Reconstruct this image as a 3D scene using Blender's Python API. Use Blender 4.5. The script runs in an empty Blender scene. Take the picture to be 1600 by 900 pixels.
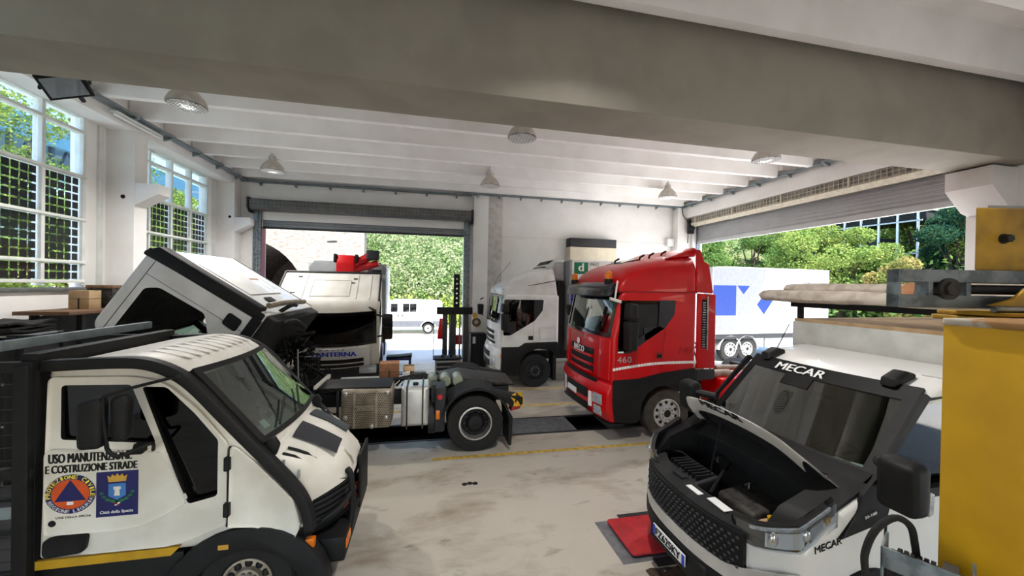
EXPOSURE, SKY, SUN, LAMP = 3.08, .085, 2.55, 98
import bpy, bmesh, math, random
import numpy as np
from mathutils import Vector, Matrix, Euler
SC = bpy.context.scene
COL = SC.collection
PI = math.pi
R = math.radians
random.seed(7)

# ------------------------------------------------------------------ materials
def lin(c):
    return tuple(((v / 255) / 12.92 if v / 255 <= .04045 else ((v / 255 + .055) / 1.055) ** 2.4) for v in c) + (1,)

def mat(name, c, rough=.5, metal=0., c2=None, scale=6., amt=.5, bump=0., coat=0., spec=.5, stretch=None, detail=4.):
    """principled material; noise mixes c with c2 (its own dirt or grain)"""
    m = bpy.data.materials.new(name); m.use_nodes = True
    nt = m.node_tree; n = nt.nodes; l = nt.links
    b = n['Principled BSDF']
    b.inputs['Roughness'].default_value = rough
    b.inputs['Metallic'].default_value = metal
    b.inputs['Coat Weight'].default_value = coat
    b.inputs['Coat Roughness'].default_value = .05
    b.inputs['Specular IOR Level'].default_value = spec
    tc = n.new('ShaderNodeTexCoord'); no = n.new('ShaderNodeTexNoise')
    no.inputs['Scale'].default_value = scale; no.inputs['Detail'].default_value = detail
    mp = n.new('ShaderNodeMapping')
    if stretch: mp.inputs['Scale'].default_value = stretch
    l.new(tc.outputs['Object'], mp.inputs['Vector']); l.new(mp.outputs['Vector'], no.inputs['Vector'])
    if c2 is None:
        c2 = tuple(v * .93 for v in c)
    rp = n.new('ShaderNodeValToRGB')
    rp.color_ramp.elements[0].position = .5 - .25 * (1 - amt) if amt < 1 else .45
    rp.color_ramp.elements[1].position = .75 - .2 * amt
    rp.color_ramp.elements[0].color = lin(c); rp.color_ramp.elements[1].color = lin(c2)
    l.new(no.outputs['Fac'], rp.inputs['Fac']); l.new(rp.outputs['Color'], b.inputs['Base Color'])
    if bump:
        bp = n.new('ShaderNodeBump'); bp.inputs['Strength'].default_value = bump
        l.new(no.outputs['Fac'], bp.inputs['Height']); l.new(bp.outputs['Normal'], b.inputs['Normal'])
    return m

def glass(name, tint, refl=.12, dens=1., rough=.0):
    """thin pane: tinted see-through plus fresnel reflection"""
    m = bpy.data.materials.new(name); m.use_nodes = True
    nt = m.node_tree; n = nt.nodes; l = nt.links
    n.remove(n['Principled BSDF'])
    o = n['Material Output']
    t = n.new('ShaderNodeBsdfTransparent'); t.inputs['Color'].default_value = lin(tint)
    g = n.new('ShaderNodeBsdfGlossy'); g.inputs['Roughness'].default_value = rough
    no = n.new('ShaderNodeTexNoise'); no.inputs['Scale'].default_value = 3
    lw = n.new('ShaderNodeLayerWeight'); lw.inputs[0].default_value = .5
    pw = n.new('ShaderNodeMath'); pw.operation = 'POWER'; pw.inputs[1].default_value = 4.
    mu = n.new('ShaderNodeMath'); mu.operation = 'MULTIPLY_ADD'; mu.inputs[1].default_value = .85; mu.inputs[2].default_value = .03 + refl
    mu.use_clamp = True
    l.new(lw.outputs['Facing'], pw.inputs[0]); l.new(pw.outputs[0], mu.inputs[0])
    x = n.new('ShaderNodeMixShader')
    l.new(mu.outputs[0], x.inputs[0]); l.new(t.outputs[0], x.inputs[1]); l.new(g.outputs[0], x.inputs[2])
    l.new(x.outputs[0], o.inputs['Surface'])
    return m

# ------------------------------------------------------------------ mesh builder
class Poly(list):
    """rounded outline that remembers its sharp corners, so that it can be inset cleanly"""

def rnd(pts, r, n=4):
    """round the corners of a closed 2D polygon; r a number or one per point"""
    out = Poly(); N = len(pts); out.raw = (list(pts), r, n)
    for i, p in enumerate(pts):
        ri = r[i] if isinstance(r, (list, tuple)) else r
        if ri <= 0:
            out.append(tuple(p)); continue
        p = Vector(p); a = Vector(pts[i - 1]) - p; b = Vector(pts[(i + 1) % N]) - p
        la, lb = a.length, b.length
        d = min(ri, la * .48, lb * .48)
        a = p + a / la * d; b = p + b / lb * d
        for k in range(n + 1):
            t = k / n
            q = a * (1 - t) ** 2 + p * 2 * t * (1 - t) + b * t * t
            out.append((q.x, q.y))
    return out

def area(p):
    return sum(p[i - 1][0] * p[i][1] - p[i][0] * p[i - 1][1] for i in range(len(p))) / 2

def inset(p, d):
    if d == 0: return p
    if hasattr(p, 'raw'):
        q, r, n = p.raw
        r = list(r) if isinstance(r, (list, tuple)) else [r] * len(q)
        return rnd(inset(q, d), [max(v - d, .002) if v > 0 else 0 for v in r], n)
    s = 1 if area(p) > 0 else -1
    out = []; N = len(p)
    for i in range(N):
        a = Vector(p[i]) - Vector(p[i - 1]); b = Vector(p[(i + 1) % N]) - Vector(p[i])
        if a.length < 1e-9: a = b
        if b.length < 1e-9: b = a
        a.normalize(); b.normalize()
        na = Vector((-a.y, a.x)) * s; nb = Vector((-b.y, b.x)) * s
        m = na + nb
        if m.length < 1e-6: m = na
        m.normalize()
        k = d / max(.45, m.dot(na))
        out.append((p[i][0] + m.x * k, p[i][1] + m.y * k))
    return out

class MB:
    def __init__(s): s.v = []; s.f = []
    def add(s, vs, fs, M=None):
        o = len(s.v)
        s.v += [tuple(M @ Vector(p)) if M is not None else tuple(p) for p in vs]
        s.f += [tuple(i + o for i in f) for f in fs]
        return s
    def box(s, x0, x1, y0, y1, z0, z1, M=None):
        vs = [(x, y, z) for x in (x0, x1) for y in (y0, y1) for z in (z0, z1)]
        return s.add(vs, [(0, 1, 3, 2), (4, 6, 7, 5), (0, 4, 5, 1), (2, 3, 7, 6), (0, 2, 6, 4), (1, 5, 7, 3)], M)
    def prism(s, poly, a, b, ax='y', M=None):
        """polygon in the plane across axis ax, swept from a to b (ax y: poly is x,z; x: y,z; z: x,y)"""
        N = len(poly)
        def P(p, t): return {'y': (p[0], t, p[1]), 'x': (t, p[0], p[1]), 'z': (p[0], p[1], t)}[ax]
        vs = [P(p, a) for p in poly] + [P(p, b) for p in poly]
        fs = [tuple(range(N))[::-1], tuple(range(N, 2 * N))] + [(i, (i + 1) % N, N + (i + 1) % N, N + i) for i in range(N)]
        return s.add(vs, fs, M)
    def slab(s, poly, a, b, r=.05, n=3, mid=1, ax='y', deform=None, M=None):
        """prism whose two end edges are rounded with radius r; mid cuts for deform(x,y,z)"""
        sl = []
        for k in range(n + 1):
            t = k / n * PI / 2
            sl.append((a + r * (1 - math.cos(t)), r * (1 - math.sin(t))))
        for k in range(1, mid):
            sl.append((a + r + (b - a - 2 * r) * k / mid, 0))
        for k in range(n, -1, -1):
            t = k / n * PI / 2
            sl.append((b - r * (1 - math.cos(t)), r * (1 - math.sin(t))))
        N = len(poly); vs = []; fs = []
        for y, d in sl:
            for p in inset(poly, d):
                q = {'y': (p[0], y, p[1]), 'x': (y, p[0], p[1]), 'z': (p[0], p[1], y)}[ax]
                vs.append(deform(*q) if deform else q)
        L = len(sl)
        for j in range(L - 1):
            for i in range(N):
                fs.append((j * N + i, j * N + (i + 1) % N, (j + 1) * N + (i + 1) % N, (j + 1) * N + i))
        fs += [tuple(range(N))[::-1], tuple(range((L - 1) * N, L * N))]
        return s.add(vs, fs, M)
    def patch(s, fn, nu, nv, th):
        """thick curved sheet: fn(u,v) -> point and th a vector offset of its back"""
        th = Vector(th); vs = []; fs = []
        W = nv + 1; K = (nu + 1) * W
        for off in (Vector(), th):
            for i in range(nu + 1):
                for j in range(W):
                    vs.append(tuple(Vector(fn(i / nu, j / nv)) + off))
        for i in range(nu):
            for j in range(nv):
                a, b, c, d = i * W + j, (i + 1) * W + j, (i + 1) * W + j + 1, i * W + j + 1
                fs += [(a, b, c, d), (K + d, K + c, K + b, K + a)]
        for i in range(nu):
            for j in (0, nv):
                a, b = i * W + j, (i + 1) * W + j
                fs.append((a, K + a, K + b, b) if j == 0 else (b, K + b, K + a, a))
        for j in range(nv):
            for i in (0, nu):
                a, b = i * W + j, i * W + j + 1
                fs.append((b, K + b, K + a, a) if i == 0 else (a, K + a, K + b, b))
        return s.add(vs, fs)
    def cyl(s, p0, p1, r0, r1=None, n=16, M=None):
        r1 = r0 if r1 is None else r1
        p0 = Vector(p0); p1 = Vector(p1); d = (p1 - p0).normalized()
        u = d.orthogonal().normalized(); w = d.cross(u)
        vs = []
        for p, r in ((p0, r0), (p1, r1)):
            for k in range(n):
                a = 2 * PI * k / n
                vs.append(tuple(p + (u * math.cos(a) + w * math.sin(a)) * r))
        fs = [tuple(range(n))[::-1], tuple(range(n, 2 * n))] + [(k, (k + 1) % n, n + (k + 1) % n, n + k) for k in range(n)]
        return s.add(vs, fs, M)
    def tube(s, pts, r, n=8, M=None, sub=0):
        P = [Vector(p) for p in pts]
        if sub:
            Q = []
            for i in range(len(P) - 1):
                p0, p1, p2, p3 = P[max(i - 1, 0)], P[i], P[i + 1], P[min(i + 2, len(P) - 1)]
                for k in range(sub):
                    t = k / sub
                    Q.append(.5 * (2 * p1 + (p2 - p0) * t + (2 * p0 - 5 * p1 + 4 * p2 - p3) * t * t + (3 * p1 - p0 - 3 * p2 + p3) * t ** 3))
            P = Q + [P[-1]]
        vs = []; u = None
        for i, p in enumerate(P):
            d = (P[min(i + 1, len(P) - 1)] - P[max(i - 1, 0)]).normalized()
            u = d.orthogonal().normalized() if u is None else (u - d * u.dot(d)).normalized()
            w = d.cross(u)
            if isinstance(r, (list, tuple)):
                q = i / max(1, len(P) - 1) * (len(r) - 1); j = min(int(q), len(r) - 2); rr = r[j] + (r[j + 1] - r[j]) * (q - j)
            else: rr = r
            for k in range(n):
                a = 2 * PI * k / n
                vs.append(tuple(p + (u * math.cos(a) + w * math.sin(a)) * rr))
        L = len(P)
        fs = [(i * n + k, i * n + (k + 1) % n, (i + 1) * n + (k + 1) % n, (i + 1) * n + k) for i in range(L - 1) for k in range(n)]
        fs += [tuple(range(n))[::-1], tuple(range((L - 1) * n, L * n))]
        return s.add(vs, fs, M)
    def lathe(s, prof, c=(0, 0, 0), ax='y', n=32, closed=True, M=None):
        """profile of (along, radius) spun about axis ax through c"""
        N = len(prof); vs = []; fs = []
        for k in range(n):
            a = 2 * PI * k / n; ca, sa = math.cos(a), math.sin(a)
            for t, r in prof:
                q = {'y': (r * ca, t, r * sa), 'z': (r * ca, r * sa, t), 'x': (t, r * ca, r * sa)}[ax]
                vs.append((q[0] + c[0], q[1] + c[1], q[2] + c[2]))
        for k in range(n):
            k2 = (k + 1) % n
            for i in range(N if closed else N - 1):
                i2 = (i + 1) % N
                fs.append((k * N + i, k2 * N + i, k2 * N + i2, k * N + i2))
        return s.add(vs, fs, M)
    def sphere(s, c, r, n=12, M=None):
        rx, ry, rz = r if isinstance(r, (tuple, list)) else (r, r, r)
        m = n // 2; vs = []; fs = []
        for i in range(m + 1):
            t = PI * i / m
            for k in range(n):
                a = 2 * PI * k / n
                vs.append((c[0] + rx * math.sin(t) * math.cos(a), c[1] + ry * math.sin(t) * math.sin(a), c[2] + rz * math.cos(t)))
        for i in range(m):
            for k in range(n):
                fs.append((i * n + k, (i + 1) * n + k, (i + 1) * n + (k + 1) % n, i * n + (k + 1) % n))
        return s.add(vs, fs, M)
    def loft(s, secs):
        """skin closed loops of equal length"""
        N = len(secs[0]); vs = [p for q in secs for p in q]; L = len(secs)
        fs = [(j * N + i, j * N + (i + 1) % N, (j + 1) * N + (i + 1) % N, (j + 1) * N + i) for j in range(L - 1) for i in range(N)]
        fs += [tuple(range(N))[::-1], tuple(range((L - 1) * N, L * N))]
        return s.add(vs, fs)
    def ribbon(s, pts, w, y0, y1):
        """strip of width w along a path in x,z, swept from y0 to y1"""
        P = [Vector(p) for p in pts]; a = []; b = []
        for i, p in enumerate(P):
            d = (P[min(i + 1, len(P) - 1)] - P[max(i - 1, 0)]).normalized(); nn = Vector((-d.y, d.x)) * w / 2
            a.append(tuple(p + nn)); b.append(tuple(p - nn))
        return s.loft([[(p[0], y0, p[1]), (p[0], y1, p[1]), (q[0], y1, q[1]), (q[0], y0, q[1])] for p, q in zip(a, b)])
    def mesh(s, name, m=None, bevel=0, seg=2, smooth=38, recalc=True):
        bm = bmesh.new()
        vv = [bm.verts.new(p) for p in s.v]
        for f in s.f:
            if len(set(f)) < 3: continue
            try: bm.faces.new([vv[i] for i in f])
            except ValueError: pass
        if recalc: bmesh.ops.recalc_face_normals(bm, faces=bm.faces)
        if bevel:
            ed = [e for e in bm.edges if len(e.link_faces) == 2 and e.calc_face_angle(0) > R(35)]
            bmesh.ops.bevel(bm, geom=ed, offset=bevel, segments=seg, affect='EDGES', profile=.6, clamp_overlap=True)
        me = bpy.data.meshes.new(name); bm.to_mesh(me); bm.free()
        finish(me, smooth)
        if m: me.materials.append(m)
        return me
    def build(s, name, m, parent=None, bevel=0, seg=2, smooth=38, cut=(), M=None, recalc=True):
        me = s.mesh(name, m, bevel, seg, smooth, recalc)
        if cut: me = boolean(me, cut, smooth)
        return link(name, me, parent, M)

def smooth_path(P, n=5):
    out = []
    P = [Vector(p) for p in P]
    for i in range(len(P) - 1):
        p0, p1, p2, p3 = P[max(i - 1, 0)], P[i], P[i + 1], P[min(i + 2, len(P) - 1)]
        for k in range(n):
            t = k / n
            out.append(.5 * (2 * p1 + (p2 - p0) * t + (2 * p0 - 5 * p1 + 4 * p2 - p3) * t * t + (3 * p1 - p0 - 3 * p2 + p3) * t ** 3))
    return [tuple(p) for p in out] + [tuple(P[-1])]

def finish(me, smooth):
    if smooth and len(me.polygons):
        me.polygons.foreach_set('use_smooth', [True] * len(me.polygons))
        me.set_sharp_from_angle(angle=R(smooth))

def link(name, me, parent=None, M=None):
    o = bpy.data.objects.new(name, me); COL.objects.link(o)
    if parent: o.parent = parent
    if M is not None: o.matrix_basis = M
    return o

def boolean(me, cutters, smooth=38):
    """me minus every cutter; a cutter is (MB, material) and its cut faces take that material"""
    o = bpy.data.objects.new('tmp', me); COL.objects.link(o); tmp = [o]
    for mb, m in cutters:
        c = bpy.data.objects.new('tmpc', mb.mesh('tmpc', m, smooth=0)); COL.objects.link(c); tmp.append(c)
        md = o.modifiers.new('b', 'BOOLEAN'); md.operation = 'DIFFERENCE'; md.solver = 'EXACT'; md.object = c
        md.material_mode = 'TRANSFER'
    dg = bpy.context.evaluated_depsgraph_get()
    r = bpy.data.meshes.new_from_object(o.evaluated_get(dg), depsgraph=dg)
    for t in tmp: bpy.data.objects.remove(t)
    finish(r, smooth)
    return r

def tag(o, label=None, cat=None, group=None, kind=None):
    if label: o['label'] = label
    if cat: o['category'] = cat
    if group: o['group'] = group
    if kind: o['kind'] = kind
    return o

def thing(name, label, cat, loc=(0, 0, 0), rz=0, group=None):
    o = bpy.data.objects.new(name, None); COL.objects.link(o)
    o.empty_display_size = .1
    o.location = loc; o.rotation_euler = (0, 0, rz)
    return tag(o, label, cat, group)

def struct(name, mb, m, **k):
    return tag(mb.build(name, m, **k), kind='structure')

def copy_tree(o, parent=None):
    c = o.copy(); COL.objects.link(c)
    if parent: c.parent = parent
    for ch in list(o.children): copy_tree(ch, c)
    return c

TXT = {}
def text(s, w, h, m, parent, loc, rot, name='lettering', shear=0., ext=.003, bold=0., spacing=1.):
    """writing that fills w by h, its lower left corner at loc"""
    key = (s, shear, ext, bold, spacing)
    if key not in TXT:
        cu = bpy.data.curves.new('t', 'FONT'); cu.body = s; cu.shear = shear; cu.space_character = spacing
        cu.resolution_u = 3
        t = bpy.data.objects.new('t', cu); COL.objects.link(t)
        dg = bpy.context.evaluated_depsgraph_get()
        me = bpy.data.meshes.new_from_object(t.evaluated_get(dg), depsgraph=dg)
        bpy.data.objects.remove(t)
        TXT[key] = [v.co.copy() for v in me.vertices], [tuple(p.vertices) for p in me.polygons]
    vs, fs = TXT[key]
    x0 = min(v.x for v in vs); x1 = max(v.x for v in vs); y0 = min(v.y for v in vs); y1 = max(v.y for v in vs)
    mb = MB(); K = len(vs)
    q = [((v.x - x0) / (x1 - x0) * w, (v.y - y0) / (y1 - y0) * h) for v in vs]
    edge = {}
    for f in fs:
        for i in range(len(f)): edge[(f[i], f[(i + 1) % len(f)])] = 1
    passes = (0,) if not bold else (-bold * h * .45, bold * h * .45)
    side = [(a, b, K + b, K + a) for a, b in edge if (b, a) not in edge]
    for i, dx in enumerate(passes): mb.add([(a + dx, b, ext + .0002 * i) for a, b in q] + [(a + dx, b, -.002) for a, b in q], fs + [tuple(i + K for i in f[::-1]) for f in fs] + [(b, a, c, d) for a, b, d, c in side])
    M = Matrix.Translation(loc) @ Euler(rot).to_matrix().to_4x4()
    return mb.build(name, m, parent, smooth=0, M=M, recalc=False)
NEAR = (PI / 2, 0, 0)            # writing on a side that faces -Y
FRONT = (PI / 2, 0, -PI / 2)     # writing on a side that faces -X

# ------------------------------------------------------------------ shared materials
M = {}
def dm(k, *a, **kw): M[k] = mat(k, *a, **kw)
dm('white_wall', (238, 236, 234), .85, c2=(230, 227, 224), scale=1.2, amt=.6)
dm('white_paint', (232, 232, 230), .3, c2=(224, 223, 220), scale=2, coat=.5)
dm('white_dull', (224, 221, 213), .45, c2=(212, 207, 197), scale=3, amt=.6)
dm('cab_white', (225, 226, 226), .35, c2=(210, 210, 207), scale=3, coat=.3)
dm('red_paint', (196, 4, 14), .35, c2=(184, 3, 12), scale=2, coat=.25, spec=.3)
dm('red_dark', (150, 14, 20), .5, c2=(120, 12, 18), scale=6)
dm('black_plastic', (13, 13, 14), .6, c2=(20, 20, 21), scale=9, spec=.3)
dm('black_gloss', (12, 12, 14), .15, c2=(16, 16, 18), coat=.5)
dm('dark_grey', (40, 41, 44), .55, c2=(32, 33, 36), scale=7, spec=.35)
dm('anthracite', (48, 48, 53), .5, c2=(42, 42, 47), scale=5, spec=.35)
dm('rubber', (17, 16, 16), .85, c2=(27, 25, 24), scale=14, bump=.1)
dm('rubber_dusty', (72, 64, 56), .9, c2=(46, 42, 39), scale=5, bump=.1)
dm('lining', (70, 70, 70), .9, c2=(56, 56, 57), scale=8)
dm('lining_dark', (22, 22, 23), .9, c2=(30, 30, 31), scale=8)
dm('lining_grey', (130, 132, 130), .9, c2=(118, 120, 118), scale=8)
dm('steel', (168, 170, 172), .35, 1., c2=(120, 118, 116), scale=10)
dm('galvanized', (140, 148, 152), .5, .75, c2=(105, 114, 118), scale=14, amt=.8)
dm('aluminium', (205, 203, 200), .32, .85, c2=(170, 166, 160), scale=4)
dm('alu_dirty', (166, 154, 138), .5, .3, c2=(134, 122, 106), scale=5, amt=.6)
dm('alu_clean', (206, 206, 206), .35, .6, c2=(186, 186, 184), scale=4)
dm('shutter', (182, 184, 186), .45, .1, c2=(174, 176, 178), scale=3)
dm('shutter_roll', (150, 148, 138), .5, .4, c2=(106, 104, 98), scale=5)
dm('mesh_metal', (214, 206, 188), .6, .1, c2=(196, 188, 170), scale=9)
dm('tray_metal', (132, 142, 146), .5, .3, c2=(116, 126, 130), scale=6)
dm('frame_white', (222, 224, 220), .6, c2=(208, 210, 205), scale=4)
dm('slate', (92, 94, 92), .6, c2=(78, 80, 78), scale=6)
dm('yellow_paint', (214, 164, 18), .45, c2=(196, 146, 14), scale=3, coat=.2)
dm('yellow_dirty', (205, 158, 20), .5, c2=(120, 88, 20), scale=5, amt=.35)
dm('yellow_line', (205, 170, 70), .7, c2=(170, 140, 70), scale=9, amt=.8)
dm('stripe_yellow', (196, 152, 16), .5, c2=(180, 138, 16), scale=8)
dm('blue', (14, 48, 186), .4, c2=(12, 44, 174))
dm('blue_deep', (18, 40, 150), .4, c2=(16, 36, 138))
dm('blue_navy', (12, 18, 92), .45, c2=(11, 16, 84))
dm('blue_light', (60, 120, 190), .4, c2=(54, 110, 176))
dm('green_sign', (0, 122, 84), .45, c2=(0, 112, 78))
dm('white_plain', (238, 238, 236), .5, c2=(230, 230, 228))
dm('orange', (214, 84, 18), .45, c2=(200, 76, 16))
dm('amber', (226, 120, 10), .25, c2=(206, 104, 8))
dm('tail_red', (190, 12, 14), .25, c2=(150, 8, 10))
dm('gold', (206, 160, 60), .5, c2=(180, 136, 48))
dm('green_leafy', (34, 110, 60), .6, c2=(28, 96, 52))
dm('yellow_letter', (232, 214, 60), .5, c2=(222, 204, 56))
dm('chrome', (210, 212, 214), .12, 1., c2=(200, 202, 204))
dm('lamp_clear', (210, 214, 216), .15, .4, c2=(170, 174, 178), scale=30)
dm('cardboard', (150, 104, 70), .85, c2=(134, 92, 62), scale=8)
dm('cardboard_pale', (176, 148, 112), .85, c2=(160, 132, 98), scale=8)
dm('wood', (112, 84, 58), .7, c2=(90, 66, 46), scale=10, stretch=(1, 8, 1))
dm('tarp', (202, 190, 176), .85, c2=(176, 162, 148), scale=7, bump=.3, amt=.7)
dm('strap_brown', (170, 118, 80), .7, c2=(156, 106, 72))
dm('rust', (150, 110, 64), .9, c2=(176, 166, 150), scale=8, amt=.9)
dm('floor_steel', (132, 134, 138), .45, .5, c2=(112, 113, 116), scale=9)
dm('pit_wall', (60, 60, 60), .8, c2=(48, 48, 48))
dm('plate_red', (176, 30, 36), .5, c2=(150, 24, 30), scale=6)
dm('grey_body', (150, 154, 156), .5, c2=(134, 138, 140), scale=3)
dm('grey_light', (196, 198, 198), .5, c2=(186, 188, 188), scale=3)
dm('beige_panel', (214, 204, 184), .5, c2=(204, 194, 174), scale=3)
dm('skin_engine', (62, 58, 54), .6, .3, c2=(36, 34, 32), scale=12, amt=.8)
dm('hood_liner', (20, 20, 21), .9, c2=(30, 30, 31), scale=10)
G = {'windscreen': glass('windscreen_glass', (196, 216, 206), .09),
     'side': glass('side_glass', (120, 130, 130), .03),
     'dark': glass('tinted_glass', (34, 38, 38), .03),
     'window': glass('window_glass', (226, 236, 240), .02),
     'lens': glass('lamp_lens', (236, 240, 244), .06)}
# ------------------------------------------------------------------ camera, sky, sun
cam = bpy.data.cameras.new('camera'); co = bpy.data.objects.new('camera', cam); COL.objects.link(co)
cam.sensor_width = 36; cam.lens = 600 / 1600 * 36; cam.clip_start = .05; cam.clip_end = 600
def cam_axes():
    yaw, pit, rol = R(12.0), R(-.36), R(1.03)
    f = Vector((math.sin(yaw), math.cos(yaw), 0)); r = Vector((math.cos(yaw), -math.sin(yaw), 0)); u = Vector((0, 0, 1))
    f2 = f * math.cos(pit) + u * math.sin(pit); u2 = u * math.cos(pit) - f * math.sin(pit)
    r3 = r * math.cos(rol) + u2 * math.sin(rol); u3 = u2 * math.cos(rol) - r * math.sin(rol)
    return r3, u3, f2
_r, _u, _f = cam_axes()
co.matrix_world = Matrix(((_r.x, _u.x, -_f.x, 0), (_r.y, _u.y, -_f.y, 0), (_r.z, _u.z, -_f.z, 3.05), (0, 0, 0, 1)))
SC.camera = co
SC.view_settings.view_transform = 'Standard'; SC.view_settings.look = 'None'
SC.view_settings.gamma = 1; SC.view_settings.use_curve_mapping = False
SC.view_settings.exposure = EXPOSURE
SC.cycles.max_bounces = 10; SC.cycles.diffuse_bounces = 6; SC.cycles.glossy_bounces = 4
SC.cycles.transparent_max_bounces = 16; SC.cycles.caustics_reflective = False; SC.cycles.caustics_refractive = False
SC.cycles.sample_clamp_indirect = 8

w = bpy.data.worlds.new('sky'); SC.world = w; w.use_nodes = True
n = w.node_tree.nodes; bg = n['Background']
sk = n.new('ShaderNodeTexSky'); sk.sky_type = 'NISHITA'; sk.sun_disc = False
sk.sun_elevation = R(60); sk.sun_rotation = R(170); sk.air_density = 1.; sk.dust_density = .4; sk.ozone_density = 1.5
w.node_tree.links.new(sk.outputs[0], bg.inputs[0]); bg.inputs[1].default_value = SKY
sl = bpy.data.lights.new('sun', 'SUN'); sl.energy = SUN; sl.angle = R(.6); sl.color = (1, .95, .88)
so = bpy.data.objects.new('sun', sl); COL.objects.link(so)
so.rotation_euler = Euler((R(23), 0, R(9)))      # light comes from -Y, high up

# ------------------------------------------------------------------ concrete floor with the service pit
def floor_material():
    m = bpy.data.materials.new('concrete_floor'); m.use_nodes = True
    nt = m.node_tree; n = nt.nodes; l = nt.links; b = n['Principled BSDF']
    tc = n.new('ShaderNodeTexCoord')
    def noise(scale, det, st=None, dist=0):
        mp = n.new('ShaderNodeMapping'); l.new(tc.outputs['Object'], mp.inputs[0])
        if st: mp.inputs['Scale'].default_value = st
        q = n.new('ShaderNodeTexNoise'); q.inputs['Scale'].default_value = scale; q.inputs['Detail'].default_value = det
        q.inputs['Distortion'].default_value = dist; q.inputs['Roughness'].default_value = .62
        l.new(mp.outputs[0], q.inputs['Vector']); return q.outputs['Fac']
    def ramp(f, a, b2):
        r = n.new('ShaderNodeMapRange'); r.inputs[1].default_value = a; r.inputs[2].default_value = b2
        l.new(f, r.inputs[0]); return r.outputs[0]
    def mix(f, c1, c2):
        x = n.new('ShaderNodeMix'); x.data_type = 'RGBA'; l.new(f, x.inputs[0])
        for i, c in ((6, c1), (7, c2)):
            if isinstance(c, tuple): x.inputs[i].default_value = c
            else: l.new(c, x.inputs[i])
        return x.outputs[2]
    base = mix(noise(1.3, 8), lin((188, 181, 168)), lin((170, 162, 149)))
    s1 = ramp(noise(.8, 7, (1, 1.9, 1), .25), .50, .74)
    c = mix(s1, base, lin((132, 116, 98)))
    s2 = ramp(noise(1.7, 6, (1, 2.0, 1), .3), .60, .80)
    c = mix(s2, c, lin((96, 84, 72)))
    s3 = ramp(noise(14, 6, (1, 1.5, 1)), .66, .8)
    c = mix(s3, c, lin((150, 138, 122)))
    l.new(c, b.inputs['Base Color'])
    rg = n.new('ShaderNodeMapRange'); l.new(s1, rg.inputs[0]); rg.inputs[3].default_value = .42; rg.inputs[4].default_value = .6
    l.new(rg.outputs[0], b.inputs['Roughness'])
    return m
PX0, PX1, PY0, PY1 = -4.6, 6.4, 7.66, 8.53
f = MB()
for (a, b, c, d) in ((-7.1, 11.3, -4.2, PY0), (-7.1, 11.3, PY1, 15.3), (-7.1, PX0, PY0, PY1), (PX1, 11.3, PY0, PY1)):
    f.box(a, b, c, d, -.25, 0)
struct('floor', f, floor_material(), smooth=0)
p = MB()
p.box(PX0 - .1, PX1 + .1, PY0 - .12, PY0, -1.6, -.01).box(PX0 - .1, PX1 + .1, PY1, PY1 + .12, -1.6, -.01)
p.box(PX0 - .1, PX0, PY0, PY1, -1.6, -.01).box(PX1, PX1 + .1, PY0, PY1, -1.6, -.01).box(PX0 - .1, PX1 + .1, PY0 - .1, PY1 + .1, -1.7, -1.6)
struct('service_pit_floor', p, M['pit_wall'], smooth=0)
p = MB()
p.box(PX0, PX1, PY0 - .05, PY0 + .015, -.02, .008).box(PX0, PX1, PY1 - .015, PY1 + .05, -.02, .008)
struct('pit_edge_trim', p, M['dark_grey'], smooth=0)
t = thing('pit_cover', 'grey ribbed steel cover plate over the dark service pit behind the stripped tractor', 'pit cover', (1.35, PY0, 0))
b = MB().box(0, 1.75, .02, PY1 - PY0 - .02, -.03, .012)
b.build('plate', M['floor_steel'], t, bevel=.004)
b = MB()
for k in range(34): b.box(.03 + k * .051, .05 + k * .051, .05, PY1 - PY0 - .05, .012, .018)
b.build('ribs', M['floor_steel'], t)
def stripe(y, x0, x1, w=.1):
    struct('floor_marking', MB().box(x0, x1, y - w / 2, y + w / 2, -.004, .003), M['yellow_line'], smooth=0)
stripe(6.79, .08, 10.3); stripe(9.47, -5.2, 10.3); stripe(11.0, -.5, 10.4)

# ------------------------------------------------------------------ walls
W = M['white_wall']
XL, XR, YF = -6.45, 10.65, 15.0
bays = ((-2.72, .68), (1.70, 5.10), (6.12, 9.52), (10.54, 13.94))  # the first bay is out of view, its window added for more daylight
wl = MB().box(-7.2, -6.48, -4.2, YF + .3, -.1, 2.80)
wl.box(-7.2, -6.46, -4.2, YF + .3, 6.31, 7.2)
edges = [-4.2] + [v for b_ in bays for v in b_] + [YF + .3]
for i in range(0, len(edges), 2): wl.box(-7.2, -6.98, edges[i], edges[i + 1], 2.80, 6.31)
wl.box(-6.9, -6.38, -4.2, YF, 6.56, 6.66)  # dark beads standing for the holes punched in the exhaust shield
struct('wall_left', wl, W, smooth=0)
wf = MB().box(-7.2, -5.79, YF, YF + .3, -.1, 7.2).box(-5.8, 1.24, YF, YF + .3, 5.2, 7.2).box(1.24, 11.4, YF, YF + .3, -.1, 7.2)
struct('wall_far', wf, W, smooth=0)
struct('trim_1', MB().box(2.73, 10.3, YF - .006, YF + .01, 4.985, 4.995), M['grey_light'], smooth=0)
wr = MB().box(10.95, 11.4, 5.1, YF + .3, 6.1, 7.2).box(10.65, 11.1, -4.2, YF, 6.08, 6.52).box(10.65, 11.0, -4.2, -3.6, -.1, 6.2).box(10.65, 11.0, 1.4, 5.05, -.1, 6.2).box(10.95, 11.4, -4.2, 5.1, 3.4, 7.2)  # low near doorway is out of view, added to let daylight in
wr.box(10.95, 11.4, 14.5, YF + .2, -.1, 6.2)
struct('wall_right', wr, W, smooth=0)
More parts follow.
